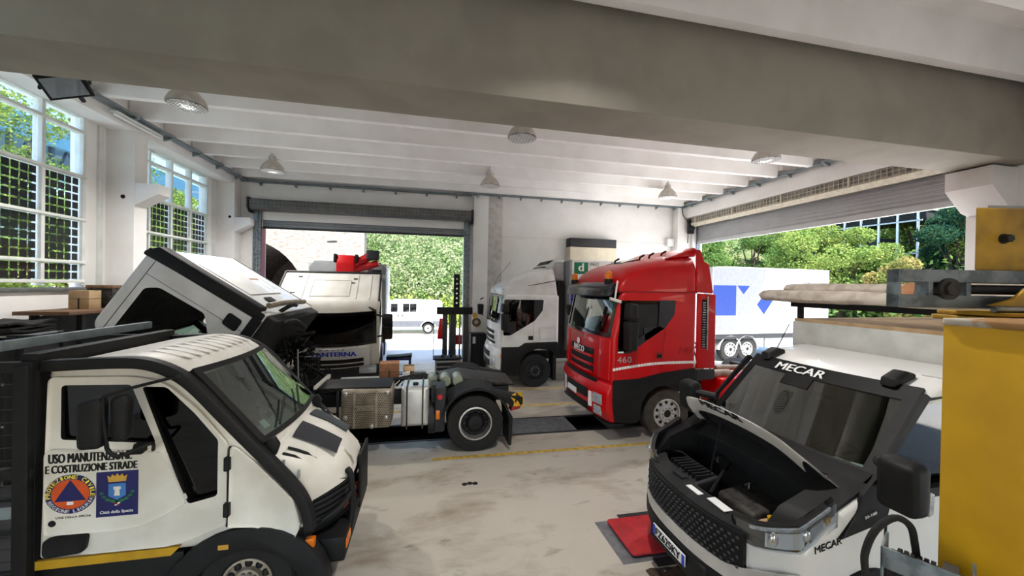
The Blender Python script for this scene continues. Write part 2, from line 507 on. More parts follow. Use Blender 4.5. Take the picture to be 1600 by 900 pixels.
struct('wall_back', MB().box(-7.2, -5.2, -4.5, -4.2, -.1, 7.2).box(4.2, 11.4, -4.5, -4.2, -.1, 7.2).box(-5.2, 4.2, -4.5, -4.2, 2.7, 7.2), M['white_wall'], smooth=0)  # doorway out of view, added so daylight reaches the near sides of the vehicles
struct('ceiling', MB().box(-7.3, 11.5, -4.6, YF + .4, 7.18, 7.45), W, smooth=0)
for k in range(-8, 6):
    y = 8.88 + 1.12 * k
    if 4.4 < y < 5.9: continue
    struct('ceiling_beam', MB().prism([(y - .075, 6.55), (y + .075, 6.55), (y + .17, 7.2), (y - .17, 7.2)], -6.44, 10.42, 'x').box(10.42, 10.9, y - .25, y + .25, 6.72, 7.2), W, bevel=.01)
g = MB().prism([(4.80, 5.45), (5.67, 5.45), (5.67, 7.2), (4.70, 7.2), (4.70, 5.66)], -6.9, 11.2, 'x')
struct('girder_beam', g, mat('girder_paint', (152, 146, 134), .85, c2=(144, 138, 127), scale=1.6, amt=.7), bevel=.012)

def corbel(y0, y1, x, d, zt=5.18, zb=4.68):
    """column with the bracket that once carried a crane rail; d is +1 on the left wall, -1 on the right"""
    c = MB().box(min(x, x - .62 * d), max(x, x - .62 * d), y0, y1, -.05, 6.33)
    c.prism([(x, zt), (x + .46 * d, zt), (x + .46 * d, zt - .22), (x, zb)], y0, y1, 'y')
    return struct('pillar', c, W, bevel=.008)
corbel(10.08, 10.48, XL, 1); corbel(14.5, 14.97, XL, 1); corbel(5.66, 6.06, XL, 1); corbel(1.22, 1.62, XL, 1)
struct('pillar', MB().box(1.59, 2.16, 14.78, 15.02, -.05, 6.62), W, bevel=.008)
struct('pillar', MB().box(2.16, 2.73, 14.86, 15.02, -.05, 6.55), mat('rough_render', (206, 201, 196), .95, c2=(186, 181, 176), scale=5, bump=.3), bevel=.004)
struct('pillar', MB().box(10.31, 11.1, 14.62, 15.02, -.05, 6.5), W, bevel=.008)
c = MB().box(10.65, 11.25, 5.05, 5.75, -.05, 6.2).prism([(10.66, 5.42), (10.0, 5.42), (10.0, 5.06), (10.45, 4.66), (10.66, 4.6)], 5.05, 5.72, 'y')
struct('pillar', c, W, bevel=.008)

for o_, x, y, z in ((0, -6.66, 10.08, 4.86), (1, -6.58, 14.5, 5.18)):
    MB().cyl((x, y + .02, z), (x, y - .004, z), .045, n=16).build('anchor_hole', M['black_plastic'], [o for o in COL.objects if o.name.startswith('pillar')][o_])
for o_, y in ((0, 9.9), (1, 14.3)):
    struct('trim_%d' % (o_ + 2), MB().box(-6.99, -6.93, y - .05, y + .05, 2.86, 6.3), M['frame_white'], bevel=.006)
# ------------------------------------------------------------------ windows with photovoltaic panes
cellmat = mat('solar_cell', (26, 28, 34), .25, c2=(20, 22, 30), scale=20)
ZR = [2.98, 3.36, 4.23, 5.10, 6.0, 6.33]
for wi, (y0, y1) in enumerate(bays):
    fr = MB(); pw = (y1 - y0) / 4
    for k in range(5):
        fr.box(-7.10, -6.95, y0 + k * pw - .035, y0 + k * pw + .035, 2.9, 6.32)
    for z in ZR: fr.box(-7.08, -6.93, y0, y1, z - .03, z + .03)
    win = tag(fr.build('window_%d' % (wi + 1), M['frame_white'], bevel=.006), kind='structure')
    struct('window_sill', MB().box(-7.15, -6.44, y0 - .5, y1 + .5, 2.80, 2.86), M['slate'], bevel=.008)
    for z in ZR[1:5]:
        b = MB().box(-6.96, -6.92, y0 - .02, y1 + .02, z - .025, z + .025)
        b.build('rail', M['frame_white'], win, bevel=.008)
    for k in range(4):
        a, b_ = y0 + k * pw + .045, y0 + (k + 1) * pw - .045
        for j in range(5):
            za, zb = ZR[j] + .03, ZR[j + 1] - .03
            pn = MB().box(-7.03, -7.02, a, b_, za, zb).build('pane', G['window'], win, smooth=0)
            if j < 3:
                cells = MB(); rows = (2, 5, 5)[j]; st = (b_ - a) / 5; sz = (zb - za) / rows
                for ii in range(5):
                    for jj in range(rows):
                        cells.box(-7.019, -7.016, a + ii * st + .014, a + (ii + 1) * st - .014, za + jj * sz + .016, za + (jj + 1) * sz - .016)
                cells.build('solar_cells', cellmat, pn, smooth=0)

# ------------------------------------------------------------------ roller shutters
def curtain(z0, z1, step=.1):
    pts = []; z = z0
    while z < z1 - 1e-6:
        for dz, dy in ((0, 0), (.02, .0), (.035, .03), (.08, .03), (.095, 0)):
            if z + dz < z1: pts.append((dy, z + dz))
        z += step
    pts.append((0, z1))
    return [(-a, b) for a, b in pts] + [(.03, b) for a, b in ((0, z1), (0, z0))]
t = thing('roller_shutter', 'grey roller shutter rolled up above the far doorway with the tunnel behind', 'roller shutter', (-2.28, 15, 5.5))
prof = rnd([(-.42, .36), (-.02, .36), (-.02, -.02), (-.34, -.02), (-.42, .08)], .06)
MB().prism(prof, -3.76, 3.76, 'x').build('shutter_roll', mat('roll_dark', (104, 102, 98), .5, .3, c2=(88, 87, 84)), t)
MB().prism([(y + .06, z - 5.5) for y, z in curtain(4.96, 5.52)], -3.52, 3.52, 'x').build('curtain', mat('curtain_grey', (138, 141, 145), .5, .3, c2=(130, 133, 137)), t, smooth=20)
MB().box(-3.52, 3.52, .03, .1, -.60, -.535).build('bottom_rail', M['dark_grey'], t, bevel=.005)
gm = MB()
for z in (.12, .24):
    gm.box(-3.76, 3.76, -.432, -.424, z - .004, z + .004)
for k in range(60): gm.box(-3.74 + k * .126, -3.732 + k * .126, -.430, -.423, .05, .32)
gm.build('guard_mesh', M['tray_metal'], t)
for x in (-3.64, 3.64):
    gr = MB().box(x - .12, x + .12, -.1, -.02, -5.5, 0).box(x - .04, x + .04, -.14, -.09, -5.5, .05)
    for z in (-.6, -1.6, -2.6): gr.cyl((x, -.1, z), (x, -.16, z), .05, n=10)
    gr.build('guide_rail', M['galvanized'], t, bevel=.005)
MB().box(-3.55, -3.50, -.08, .25, -5.5, -.55).build('red_edge_strip', mat('edge_red', (120, 40, 60), .5), t)
for x in (-3.8, 3.8):
    MB().prism(rnd([(-.46, .4), (0, .4), (0, -.1), (-.3, -.1), (-.46, .05)], .03), x - .03, x + .03, 'x').build('end_bracket', M['dark_grey'], t)

t = thing('roller_shutter', 'wide grey roller shutter with caged roll above the right side doorway', 'roller shutter', (11.0, 10.1, 5.9))
MB().prism(rnd([(-.2, .22), (.25, .22), (.25, -.2), (-.12, -.2), (-.2, -.02)], .09), -4.4, 4.4, 'y').build('shutter_roll', M['shutter_roll'], t)
cur = [(y * 1.0 + .2, z - 5.9) for y, z in curtain(5.02, 5.78, .11)]
MB().prism(cur, -4.33, 4.36, 'y').build('curtain', M['shutter'], t, smooth=20)
MB().box(.14, .26, -4.33, 4.36, -.94, -.80).build('bottom_rail', M['grey_light'], t, bevel=.006)
gm = MB()
for z in (-.05, .05, .15): gm.box(-.232, -.222, -4.4, 4.4, z - .006, z + .006)
for k in range(70): gm.box(-.232, -.222, -4.38 + k * .1262, -4.368 + k * .1262, -.1, .21)
for y in range(-4, 5, 2): gm.box(-.26, -.2, y - .02, y + .02, -.12, .24)
gm.prism([(-.28, .20), (-.2, .24), (-.2, .26), (-.28, .24)], -4.4, 4.4, 'y').prism([(-.24, -.1), (-.13, -.22), (-.1, -.22), (-.22, -.07)], -4.4, 4.4, 'y')
gm.build('guard_cage', M['mesh_metal'], t)
for y in (-4.42, 4.42):
    MB().box(.12, .3, y - .06, y + .06, -5.9, .1).build('guide_rail', M['galvanized'], t, bevel=.005)
dr = MB().box(-.3, -.05, 4.3, 4.44, -.5, .1).cyl((-.18, 4.2, -.28), (-.18, 4.45, -.28), .09).cyl((-.18, 4.25, -.45), (-.18, 4.45, -.45), .06)
dr.build('drive_motor', M['dark_grey'], t, bevel=.01)

# ------------------------------------------------------------------ cable trays, conduits, lamps
def tray(name, label, p0, p1, side, nb):
    """perforated tray on brackets from p0 to p1; side = way the brackets point (unit x or y)"""
    p0 = Vector(p0); p1 = Vector(p1); d = (p1 - p0); L = d.length
    t = thing(name, label, 'cable tray', p0, math.atan2(d.y, d.x))
    s = 1 if side > 0 else -1
    b = MB().box(0, L, min(0, .16 * s), max(0, .16 * s), 0, .015).box(0, L, .15 * s - .006, .15 * s + .006, 0, .06).box(0, L, -.006, .006, 0, .06)
    b.build('tray_channel', M['tray_metal'], t)
    c = MB()
    for k in range(3): c.tube([(0, (.035 + .04 * k) * s, .035), (L, (.035 + .04 * k) * s, .035)], .016, n=6)
    c.build('cables', M['dark_grey'], t)
    for k in range(nb):
        x = L * (k + .5) / nb
        MB().prism([(-.02 * s, 0), (.19 * s, 0), (.19 * s, -.03), (-.02 * s, -.1)], x - .03, x + .03, 'x').build('bracket', M['tray_metal'], t, bevel=.004)
tray('cable_tray', 'grey cable tray on brackets along the left wall above the windows', (-6.36, 5.7, 6.50), (-6.36, 14.95, 6.50), -1, 8)
tray('cable_tray', 'grey cable tray along the far wall above the left doorway', (-6.4, 14.95, 6.47), (1.5, 14.95, 6.47), -1, 7)
tray('cable_tray', 'grey cable tray along the far wall above the beige heater', (1.3, 14.74, 6.50), (10.6, 14.74, 6.52), -1, 11)
tray('cable_tray', 'grey cable tray along the right wall above the wide shutter', (10.60, 14.7, 6.56), (10.60, 5.7, 6.58), -1, 8)
t = thing('tube_light', 'slim white tube light fixed under the left cable tray', 'tube light', (-6.3, 9.3, 6.42))
MB().box(-.05, .05, -.05, 1.35, -.02, .03).build('holder', M['frame_white'], t, bevel=.01)
MB().cyl((0, 0, -.05), (0, 1.3, -.05), .022).build('tube', M['white_plain'], t)
tag(MB().tube([(10.5, 14.6, 6.5), (10.52, 14.58, 6.2), (10.66, 14.5, 5.95), (10.74, 14.52, 5.6), (10.72, 14.52, 5.0)], .016, sub=4).build('power_cable', M['black_plastic']),
    'black cable drooping from the tray to the motor of the right shutter', 'cable')
tag(MB().box(9.98, 10.30, 14.82, 15.0, 4.86, 5.2).build('junction_box', M['white_plain'], bevel=.015), 'white junction box on the far wall behind the red cab roof', 'junction box')

def bay_lamp(x, y, label, first=None, lit=True):
    if first:
        o = copy_tree(first); o.location = (x, y, 6.2); o['label'] = label
        if not lit:                                   # the middle lamps carry no added spot
            for c in list(o.children):
                if c.type == 'LIGHT': bpy.data.objects.remove(c)
        return o
    t = thing('bay_lamp', label, 'ceiling lamp', (x, y, 6.2), group='dome ceiling lamps')
    MB().lathe([(0, .31), (.05, .305), (.16, .25), (.26, .16), (.30, .11), (.42, .10), (.42, .085), (.29, .09), (.25, .145), (.15, .235), (.04, .288), (0, .295)], ax='z', n=36).build('dome', mat('lamp_dome', (196, 190, 180), .45, .3, c2=(176, 170, 160)), t)
    MB().lathe([(-.012, .001), (-.012, .30), (.004, .30), (.004, .001)], ax='z', n=36).build('lens', G['lens'], t)
    b = MB()
    for k in range(-4, 5):
        h = math.sqrt(.285 ** 2 - (k * .065) ** 2)
        b.box(k * .065 - .008, k * .065 + .008, -h, h, -.022, -.012).box(-h, h, k * .065 - .008, k * .065 + .008, -.022, -.012)
    b.build('lens_lattice', M['white_plain'], t)
    MB().cyl((0, 0, .4), (0, 0, 1.0), .02).cyl((0, 0, .4), (0, 0, .5), .07).build('stem', M['grey_light'], t)
    MB().sphere((0, 0, .16), (.05, .05, .07)).build('bulb', M['white_plain'], t)
    ld = bpy.data.lights.new('added_spot', 'SPOT'); ld.energy = LAMP; ld.spot_size = R(150); ld.spot_blend = .8; ld.shadow_soft_size = .10; ld.color = (1, .97, .93)  # spot added under the lens for brightness; the dome lamps themselves hang unlit
    lo = bpy.data.objects.new('added_spot', ld); COL.objects.link(lo); lo.parent = t; lo.location = (0, 0, -.04)
    return t
l0 = bay_lamp(-4.36, 8.05, 'dome ceiling lamp nearest the left windows beside the dark girder')
bay_lamp(1.86, 8.0, 'dome ceiling lamp at the middle of the girder edge', l0, False)
bay_lamp(7.9, 7.85, 'dome ceiling lamp half hidden by the girder near the right shutter', l0)
bay_lamp(-4.47, 12.2, 'dome ceiling lamp above the left end of the far doorway', l0)
bay_lamp(1.8, 12.1, 'dome ceiling lamp in front of the far pillar', l0, False)
bay_lamp(7.97, 11.9, 'dome ceiling lamp above the red truck near the right corner', l0)

bay_lamp(1.8, 3.3, 'unseen dome lamp added this side of the girder to brighten the near floor', l0)  # out of view, added only to brighten the near bay
t = thing('floodlight', 'black floodlight with square glass hanging from the girder beside the left windows', 'floodlight', (-5.02, 6.55, 5.72))
t.rotation_euler = (Vector((3.2, -4.6, -4.2)).to_track_quat('-Z', 'Y') @ Euler((0, 0, R(-28))).to_quaternion()).to_euler()
MB().slab([(-.24, -.16), (.24, -.16), (.24, .16), (-.24, .16)], -.05, .10, r=.03, ax='z').build('housing', M['black_plastic'], t)
MB().box(-.2, .2, -.125, .125, -.058, -.046).build('reflector', M['white_plain'], t, bevel=.01)
MB().box(-.21, .21, -.135, .135, -.066, -.060).build('front_glass', G['lens'], t)
b = MB()
for k in range(7): b.box(-.2 + k * .06, -.18 + k * .06, -.13, .13, .10, .14)
b.build('cooling_fins', M['black_plastic'], t)
MB().tube([(-.26, 0, 0), (-.27, 0, .3), (.27, 0, .3), (.26, 0, 0)], .02, n=6).tube([(0, 0, .3), (0, -.35, .42)], .03, n=6).build('mounting_bracket', M['dark_grey'], t)

# the heater high on the far wall
t = thing('wall_heater', 'beige heater box with a black top on the far wall behind the red truck', 'heater', (6.42, 14.99, 3.87))
MB().slab([(-1.0, 0), (1.0, 0), (1.0, .78), (-1.0, .78)], -.5, -.01, r=.03).build('casing', M['beige_panel'], t)
MB().slab([(-1.0, .785), (1.0, .785), (1.0, 1.13), (-1.0, 1.13)], -.5, -.01, r=.03).build('top_cover', M['anthracite'], t)
MB().box(-.62, .66, -.512, -.49, .07, .14).build('outlet_slot', M['black_plastic'], t)
b = MB()
for k in range(6): b.cyl((-.55 + k * .22, -.5, .3), (-.55 + k * .22, -.506, .3), .03, n=10)
b.build('indicator_marks', M['grey_light'], t)
# ------------------------------------------------------------------ shared vehicle pieces; trucks are built nose at x=0, pointing to -x, near side at -y
def wheel(par, x, y, z, r, w, out, tm, rm, style='steer', name='wheel', rr=.58):
    """out = -1 when the outer face looks to -y"""
    s = out; h = w / 2
    Mx = Matrix.Translation((x, y, z))
    ri = r * rr
    prof = [(-h * .8, ri), (-h * .96, ri + .03), (-h, r * .8), (-h * .93, r * .95), (-h * .8, r * .992), (-h * .6, r)]
    for k in (-.35, 0, .35): prof += [((k - .06) * h, r), ((k - .045) * h, r - .014), ((k + .045) * h, r - .014), ((k + .06) * h, r)]
    prof += [(h * .6, r), (h * .8, r * .992), (h * .93, r * .95), (h, r * .8), (h * .96, ri + .03), (h * .8, ri)]
    tyre = MB().lathe(prof, ax='y', n=48).build(name, tm, par, M=Mx, smooth=30)
    o = s * h
    if style == 'steer':       # flat alloy disc pushed outwards with hand holes and a hub ring
        d = MB().lathe([(o * .80, ri + .004), (o * .95, ri + .006), (o * .97, ri - .012), (o * .62, ri - .03), (o * .72, ri * .62), (o * 1.02, ri * .56), (o * 1.06, ri * .5), (o * 1.06, ri * .27), (o * .7, ri * .25), (o * .55, ri * .25), (o * .55, ri)], ax='y', n=48)
        rim = d.build('rim', rm, tyre, smooth=40)
        b = MB(); c = MB()
        for k in range(10):
            a = 2 * PI * k / 10
            b.cyl((ri * .41 * math.cos(a), o * .98, ri * .41 * math.sin(a)), (ri * .41 * math.cos(a), o * 1.2, ri * .41 * math.sin(a)), .018, n=6)
            a += PI / 10
            c.sphere((ri * .74 * math.cos(a), o * .72, ri * .74 * math.sin(a)), (.033, .022, .033), n=10)
        b.build('wheel_nuts', M['steel'], tyre); c.build('hand_holes', M['black_plastic'], tyre)
        MB().lathe([(o * .6, 0.001), (o * 1.08, .001), (o * 1.1, ri * .18), (o * 1.0, ri * .27), (o * .6, ri * .27)], ax='y', n=24).build('hub', M['black_plastic'], tyre)
    else:                      # deep dished drive wheel
        MB().lathe([(o * .82, ri + .004), (o * .97, ri + .006), (o * .98, ri - .022), (o * .5, ri - .03), (o * .1, ri * .84), (o * .05, ri), (o * .82, ri)], ax='y', n=48).build('rim', rm, tyre, smooth=40)
        MB().lathe([(o * .05, ri * .9), (o * .12, ri * .86), (o * .16, ri * .62), (o * .5, ri * .5), (o * .75, ri * .42), (o * .8, ri * .3), (o * .82, .001), (o * .05, .001)], ax='y', n=36).build('hub', M['black_plastic'], tyre, smooth=40)
        b = MB()
        for k in range(10):
            a = 2 * PI * k / 10
            b.cyl((ri * .66 * math.cos(a), o * .1, ri * .66 * math.sin(a)), (ri * .66 * math.cos(a), o * .42, ri * .66 * math.sin(a)), .022, n=6)
        b.build('wheel_nuts', M['dark_grey'], tyre)
    return tyre

def seat(par, x, y, z, m, d=1):
    """driver seat facing -x (d=1) or +x (d=-1)"""
    b = MB().slab(rnd([(x - d * .1, z), (x + d * .42, z), (x + d * .42, z + .16), (x - d * .12, z + .2)], .05), y - .24, y + .24, r=.05)
    b.slab(rnd([(x + d * .32, z + .12), (x + d * .46, z + .12), (x + d * .6, z + .78), (x + d * .47, z + .8)], .04), y - .24, y + .24, r=.05)
    b.slab(rnd([(x + d * .5, z + .84), (x + d * .6, z + .84), (x + d * .64, z + 1.04), (x + d * .54, z + 1.05)], .03), y - .14, y + .14, r=.04)
    return b.build('seat', m, par)

def steering(par, x, y, z, d=1, r=.22):
    b = MB(); c = Vector((x, y, z)); t = R(55)
    ax = Vector((-d * math.cos(t), 0, math.sin(t))) ; u = Vector((0, 1, 0)); v = ax.cross(u)
    ring = [c + (u * math.cos(a) + v * math.sin(a)) * r for a in [2 * PI * k / 24 for k in range(25)]]
    b.tube(ring, .016, n=6)
    for a in (.3, 2.1, 4.0): b.tube([c, c + (u * math.cos(a) + v * math.sin(a)) * r], .014, n=5)
    b.cyl(c, c - ax * .4, .03)
    return b.build('steering_wheel', M['black_plastic'], par)

def chassis(par, x0, x1, yr=.40, z0=.72, z1=1.0):
    b = MB()
    for y in (-yr, yr):
        b.box(x0, x1, y - .04, y + .04, z0, z1)
    for k in range(int((x1 - x0) / 1.1) + 1): b.box(x0 + .1 + k * 1.1, x0 + .2 + k * 1.1, -yr, yr, z0 + .05, z1 - .05)
    return b.build('chassis', M['dark_grey'], par, bevel=.008)

def stralis_cab(par, paint, zr, xr, wz0, wz1, win, black, zlow, hw=1.25, ws=((.05, 2.1), (.25, 3.0)), bow=.16, Mc=None, open_side=False, panel_text=None, glass_dark=False, seats=True):
    """hollow cab: xr rear wall, zr roof, win = side window outline, black = dark side panels, ws = windscreen foot and head"""
    (xa, za), (xb, zb) = ws
    def bend(x, y, z):
        w_ = max(0., 1 - x / .8)
        return (x - bow * w_ * (1 - (y / hw) ** 2), y, z)
    prof = rnd([(xa, zlow), (xa, za), (xb, zb), (xb + .12, zr), (xr, zr), (xr, zlow)], [.03, .04, .12, .12, .06, .03])
    outer = MB().slab(prof, -hw, hw, r=.07, n=3, mid=10, deform=bend)
    inner = MB().prism(inset(rnd([(xa, zlow), (xa, za), (xb, zb), (xb + .12, zr), (xr, zr), (xr, zlow)], .02), .07), -hw + .06, hw - .06)
    L = M['lining_dark'] if glass_dark else M['lining']
    def front(u0, u1, v0, v1, off=0.):
        def fn(u, v):
            y = u0 + (u1 - u0) * u; t = v0 + (v1 - v0) * v
            q = bend(xa + (xb - xa) * t, y, za + (zb - za) * t)
            return (q[0] + off, q[1], q[2])
        return fn
    wcut = MB().patch(front(-hw + .13, hw - .13, .04, .97, -.2), 12, 2, (.75, 0, 0))
    cuts = [(inner, L), (wcut, M['black_plastic'])]
    swin = MB().prism(rnd(win, .05), -hw - .1, hw + .1)
    cuts.append((swin, M['black_plastic']))
    cab = outer.build('cab', paint, par, cut=cuts, M=Mc)
    MB().patch(front(-hw + .1, hw - .1, .02, .99, .012), 12, 2, (.006, 0, 0)).build('windscreen', G['dark'] if glass_dark else G['windscreen'], cab)
    # black surround of the screen
    fr = MB()
    for (u0, u1, v0, v1) in ((-hw + .07, hw - .07, .93, 1.03), (-hw + .07, hw - .07, -.02, .06), (-hw + .07, -hw + .16, 0, 1), (hw - .16, hw - .07, 0, 1)):
        fr.patch(front(u0, u1, v0, v1, -.008), 12 if u1 - u0 > 1 else 1, 1, (.03, 0, 0))
    fr.build('screen_surround', M['black_gloss'], cab, smooth=30)
    wp = MB()
    for y in (-.7, .1): wp.tube([front(y, y, 0, .02, -.03)(0, 0), front(y + .55, y + .55, .08, .1, -.03)(0, 0)], .012, n=5)
    wp.build('wiper', M['black_plastic'], cab)
    if not open_side:
        for s in (-1, 1):
            MB().prism(inset(rnd(win, .05), -.006), s * (hw - .03), s * (hw - .024)).build('side_window', G['side'], cab, smooth=0)
    for s in (-1, 1):
        for nm, poly in black:
            MB().slab(rnd(poly, .04), s * hw - .015, s * hw + .018, r=.01, n=2).build(nm, M['anthracite'] if 'quarter' in nm else M['black_plastic'], cab)
    if seats:
        fz = zlow + .25
        for y in (-.62, .62): seat(cab, .85, y, fz + .15, M['dark_grey'])
        steering(cab, .62, .62, za - .02)
    MB().slab(rnd([(xa + .1, zlow + .1), (xa + .1, za - .02), (xa + .45, za - .05), (xa + .55, za - .35), (xa + .35, zlow + .1)], .05), -hw + .1, hw - .1, r=.04).build('dashboard', M['lining_dark'], cab)
    return cab, bend, front

def mirror(par, x, y, z, s, h=.75, w_=.26, two=True):
    b = MB().slab(rnd([(x - .09, z), (x + .09, z), (x + .11, z + h * .62), (x - .11, z + h * .62)], .05), y - w_ / 2, y + w_ / 2, r=.04)
    if two: b.slab(rnd([(x - .10, z + h * .66), (x + .10, z + h * .66), (x + .09, z + h), (x - .08, z + h)], .05), y - w_ / 2, y + w_ / 2, r=.04)
    b.tube([(x, y, z + h * .9), (x + .05, y - s * .3, z + h * 1.0)], .025, n=6).tube([(x, y, z + .1), (x + .05, y - s * .3, z + .0)], .025, n=6)
    return b.build('mirror', M['black_plastic'], par)

def front_slots(cab, bend, rows, y0, y1, m, name='grille_slot', x=0., th=.03):
    """dark openings on the nose, rows of (z0, z1)"""
    for z0, z1 in rows:
        def fn(u, v): return bend(x, y0 + (y1 - y0) * u, z0 + (z1 - z0) * v)
        MB().patch(fn, 10, 1, (th, 0, 0)).build(name, m, cab, bevel=.006)

def bumper(cab, bend, m, prof, hw, name='bumper'):
    return MB().slab(rnd(prof, .04), -hw, hw, r=.06, mid=10, deform=bend).build(name, m, cab)

# ------------------------------------------------------------------ red tractor
RX, RY = 3.42, 8.12
t = thing('tractor_unit', 'red tractor unit with high roof fairing parked nose-left over the service pit', 'truck', (RX, RY, 0))
win = [(.22, 2.80), (1.42, 2.80), (1.39, 2.52), (1.17, 2.24), (.75, 2.0), (.43, 1.76), (.16, 1.76)]
quarter = [(1.06, 2.81), (1.42, 2.81), (1.39, 2.52), (1.17, 2.24), (.75, 2.0), (.72, 2.26), (1.04, 2.28)]
low = [(.07, 1.24), (.6, 1.26), (1.17, 1.37), (1.89, 1.44), (1.93, 1.08), (1.8, 1.06), (1.62, 1.09), (1.3, 1.11), (1.02, 1.08), (.82, .96), (.70, .78), (.66, .42), (.12, .42), (.07, .8)]
cab, bend, front = stralis_cab(t, M['red_paint'], 3.02, 1.90, 0, 0, win, [('wheel_arch_panel', low)], 1.12, ws=((.06, 2.08), (.22, 2.92)))
low_door = [(.22, 1.96), (.16, 1.74), (.46, 1.74), (.72, 2.0), (.55, 2.0)]
for s in (-1, 1):
    MB().prism(rnd(quarter, .03), s * 1.252, s * 1.236).build('quarter_panel', M['anthracite'], cab)
    MB().prism([(.17, 1.77), (.42, 1.77), (1.16, 2.24), (1.04, 2.3), (.46, 1.97), (.40, 2.0), (.38, 1.8)], s * 1.252, s * 1.236).build('window_ledge', M['anthracite'], cab)
# high roof
def hump(secs, z0, n=5.0, bow=.16, back=0., m=28):
    """roof shell from (x, half width, top) sections with squarish rounded cross-sections"""
    L = []
    for i, (x, w_, zt) in enumerate(secs):
        loop = []
        f = max(0, 1 - (x - secs[0][0]) / .9)
        for k in range(m + 1):
            a = PI * k / m; c, s_ = math.cos(a), math.sin(a)
            y = w_ * math.copysign(abs(c) ** (2 / n), c); z = z0 + (zt - z0) * abs(s_) ** (2 / n)
            loop.append((x - bow * f * (1 - (y / w_) ** 2) - (back * (z - z0) if i == len(secs) - 1 else 0), y, z))
        L.append(loop)
    return MB().loft(L)
roofo = hump([(.20, 1.20, 3.02), (.21, 1.215, 3.10), (.25, 1.23, 3.22), (.33, 1.235, 3.34), (.46, 1.24, 3.45), (.66, 1.24, 3.555), (.95, 1.24, 3.64), (1.3, 1.24, 3.71), (1.65, 1.235, 3.765), (1.86, 1.22, 3.79), (1.91, 1.19, 3.77)], 2.97).build('roof_fairing', M['red_paint'], cab, smooth=60)
MB().slab(rnd([(.19, 2.955), (1.91, 2.955), (1.91, 2.985), (.19, 2.985)], 0), -1.258, 1.258, r=.02, mid=10, deform=bend).build('seam', M['red_dark'], cab)
MB().slab(rnd([(.0, 2.86), (.10, 2.86), (.24, 3.10), (.14, 3.16), (.02, 3.06)], .03), -1.16, 1.16, r=.06, mid=10, deform=bend).build('sun_visor', mat('visor_smoke', (34, 34, 38), .2), cab)
MB().slab(rnd([(1.30, 3.66), (2.0, 3.72), (2.08, 3.86), (1.98, 3.92)], .03), -1.06, 1.06, r=.05).build('roof_spoiler', M['red_paint'], cab)
MB().patch(lambda u, v: (.66 + .42 * v, -.34 + .68 * u, 3.555 + .115 * v), 1, 1, (0, 0, .03)).build('roof_hatch', M['black_gloss'], cab)
for s in (-1, 1):
    MB().patch(lambda u, v: (.42 + .55 * v, s * (.5 + .05 * u), 3.425 + .22 * v), 1, 1, (0, 0, .03)).build('roof_rib', M['red_dark'], cab, smooth=0)
    MB().slab(rnd([(1.93, 2.98), (2.34, 2.96), (2.22, 3.56), (2.10, 3.62), (2.02, 3.86), (1.93, 3.86)], .04), s * 1.16 - .03, s * 1.16 + .03, r=.02).build('upper_deflector', M['red_paint'], cab)
    MB().slab(rnd([(1.93, 1.42), (2.36, 1.42), (2.35, 2.94), (1.93, 2.96)], .03), s * 1.22 - .03, s * 1.22 + .03, r=.02).build('side_deflector', M['red_paint'], cab)
    MB().slab(rnd([(1.93, 1.16), (2.36, 1.2), (2.36, 1.40), (1.93, 1.40)], .02), s * 1.22 - .03, s * 1.22 + .03, r=.02).build('deflector_foot', M['anthracite'], cab)
    v = MB().box(2.02, 2.13, s * 1.255 - .004, s * 1.255 + .004, 1.84, 2.84)
    v.build('vent', M['black_plastic'], cab)
    v = MB()
    for k in range(19): v.box(2.03, 2.10, s * 1.262 - .004, s * 1.262 + .004, 1.86 + k * .05, 1.88 + k * .05)
    v.box(2.13, 2.16, s * 1.26 - .008, s * 1.26 + .008, 1.8, 2.9)
    v.build('vent_slats', M['steel'], cab)
for y, nm in ((-.93, 1), (.93, 1)):
    b = MB().lathe([(0, .001), (0, .075), (.13, .07), (.16, .04), (.165, .001)], (.10, y, 3.22), 'z', 20)
    be = b.build('beacon', M['amber'], cab); MB().cyl((.10, y, 3.1), (.10, y, 3.22), .085).build('beacon_base', M['black_plastic'], be)
for x, y, z in ((.95, -.62, 3.66), (1.25, -.5, 3.72), (1.6, -.42, 3.78), (.82, .25, 3.63)):
    MB().tube([(x, y, z - .04), (x + .02, y, z + .04), (x + .12, y, z + .1)], .022, n=6).build('roof_lamp_bracket', M['black_plastic'], cab)
# nose
front_slots(cab, bend, ((1.62, 1.76), (1.44, 1.57), (1.28, 1.39)), -.62, .62, M['black_plastic'], x=.045, th=.02)
for z in (1.60, 1.42, 1.26):
    MB().patch(lambda u, v: bend(.02, -.60 + 1.2 * u, z - .02 + .05 * v), 10, 1, (.04, 0, 0)).build('grille_bar', M['red_paint'], cab, bevel=.006)
for s in (-1, 1):
    MB().slab(rnd([(.02, 1.22), (.08, 1.22), (.10, 2.02), (.04, 2.02)], .02), s * 1.02 - .17, s * 1.02 + .17, r=.02, deform=bend).build('corner_panel', M['red_paint'], cab)
text('IVECO', .56, .13, M['white_plain'], cab, (-.13, .28, 1.63), FRONT, bold=.08)
text('STRALIS', .78, .075, M['alu_dirty'], cab, (-.125, .40, 1.96), FRONT, spacing=1.6)
MB().lathe([(0, .001), (0, .07), (.012, .07), (.012, .001)], (-.12, .08, 1.84), 'x', 20).build('emblem', M['white_plain'], cab)
bm_ = bumper(cab, bend, M['red_paint'], [(.02, 1.16), (-.04, .98), (-.03, .62), (.06, .40), (.30, .40), (.30, 1.16)], 1.25)
front_slots(cab, bend, ((.74, .94), (.50, .64)), -.60, .60, M['black_plastic'], name='bumper_opening', x=-.05)
front_slots(cab, bend, ((1.12, 1.20),), -.85, .85, M['black_plastic'], name='nose_gap', x=-.01)
MB().box(-.235, -.225, -.13, .39, .70, .82).build('number_plate', M['white_plain'], cab)
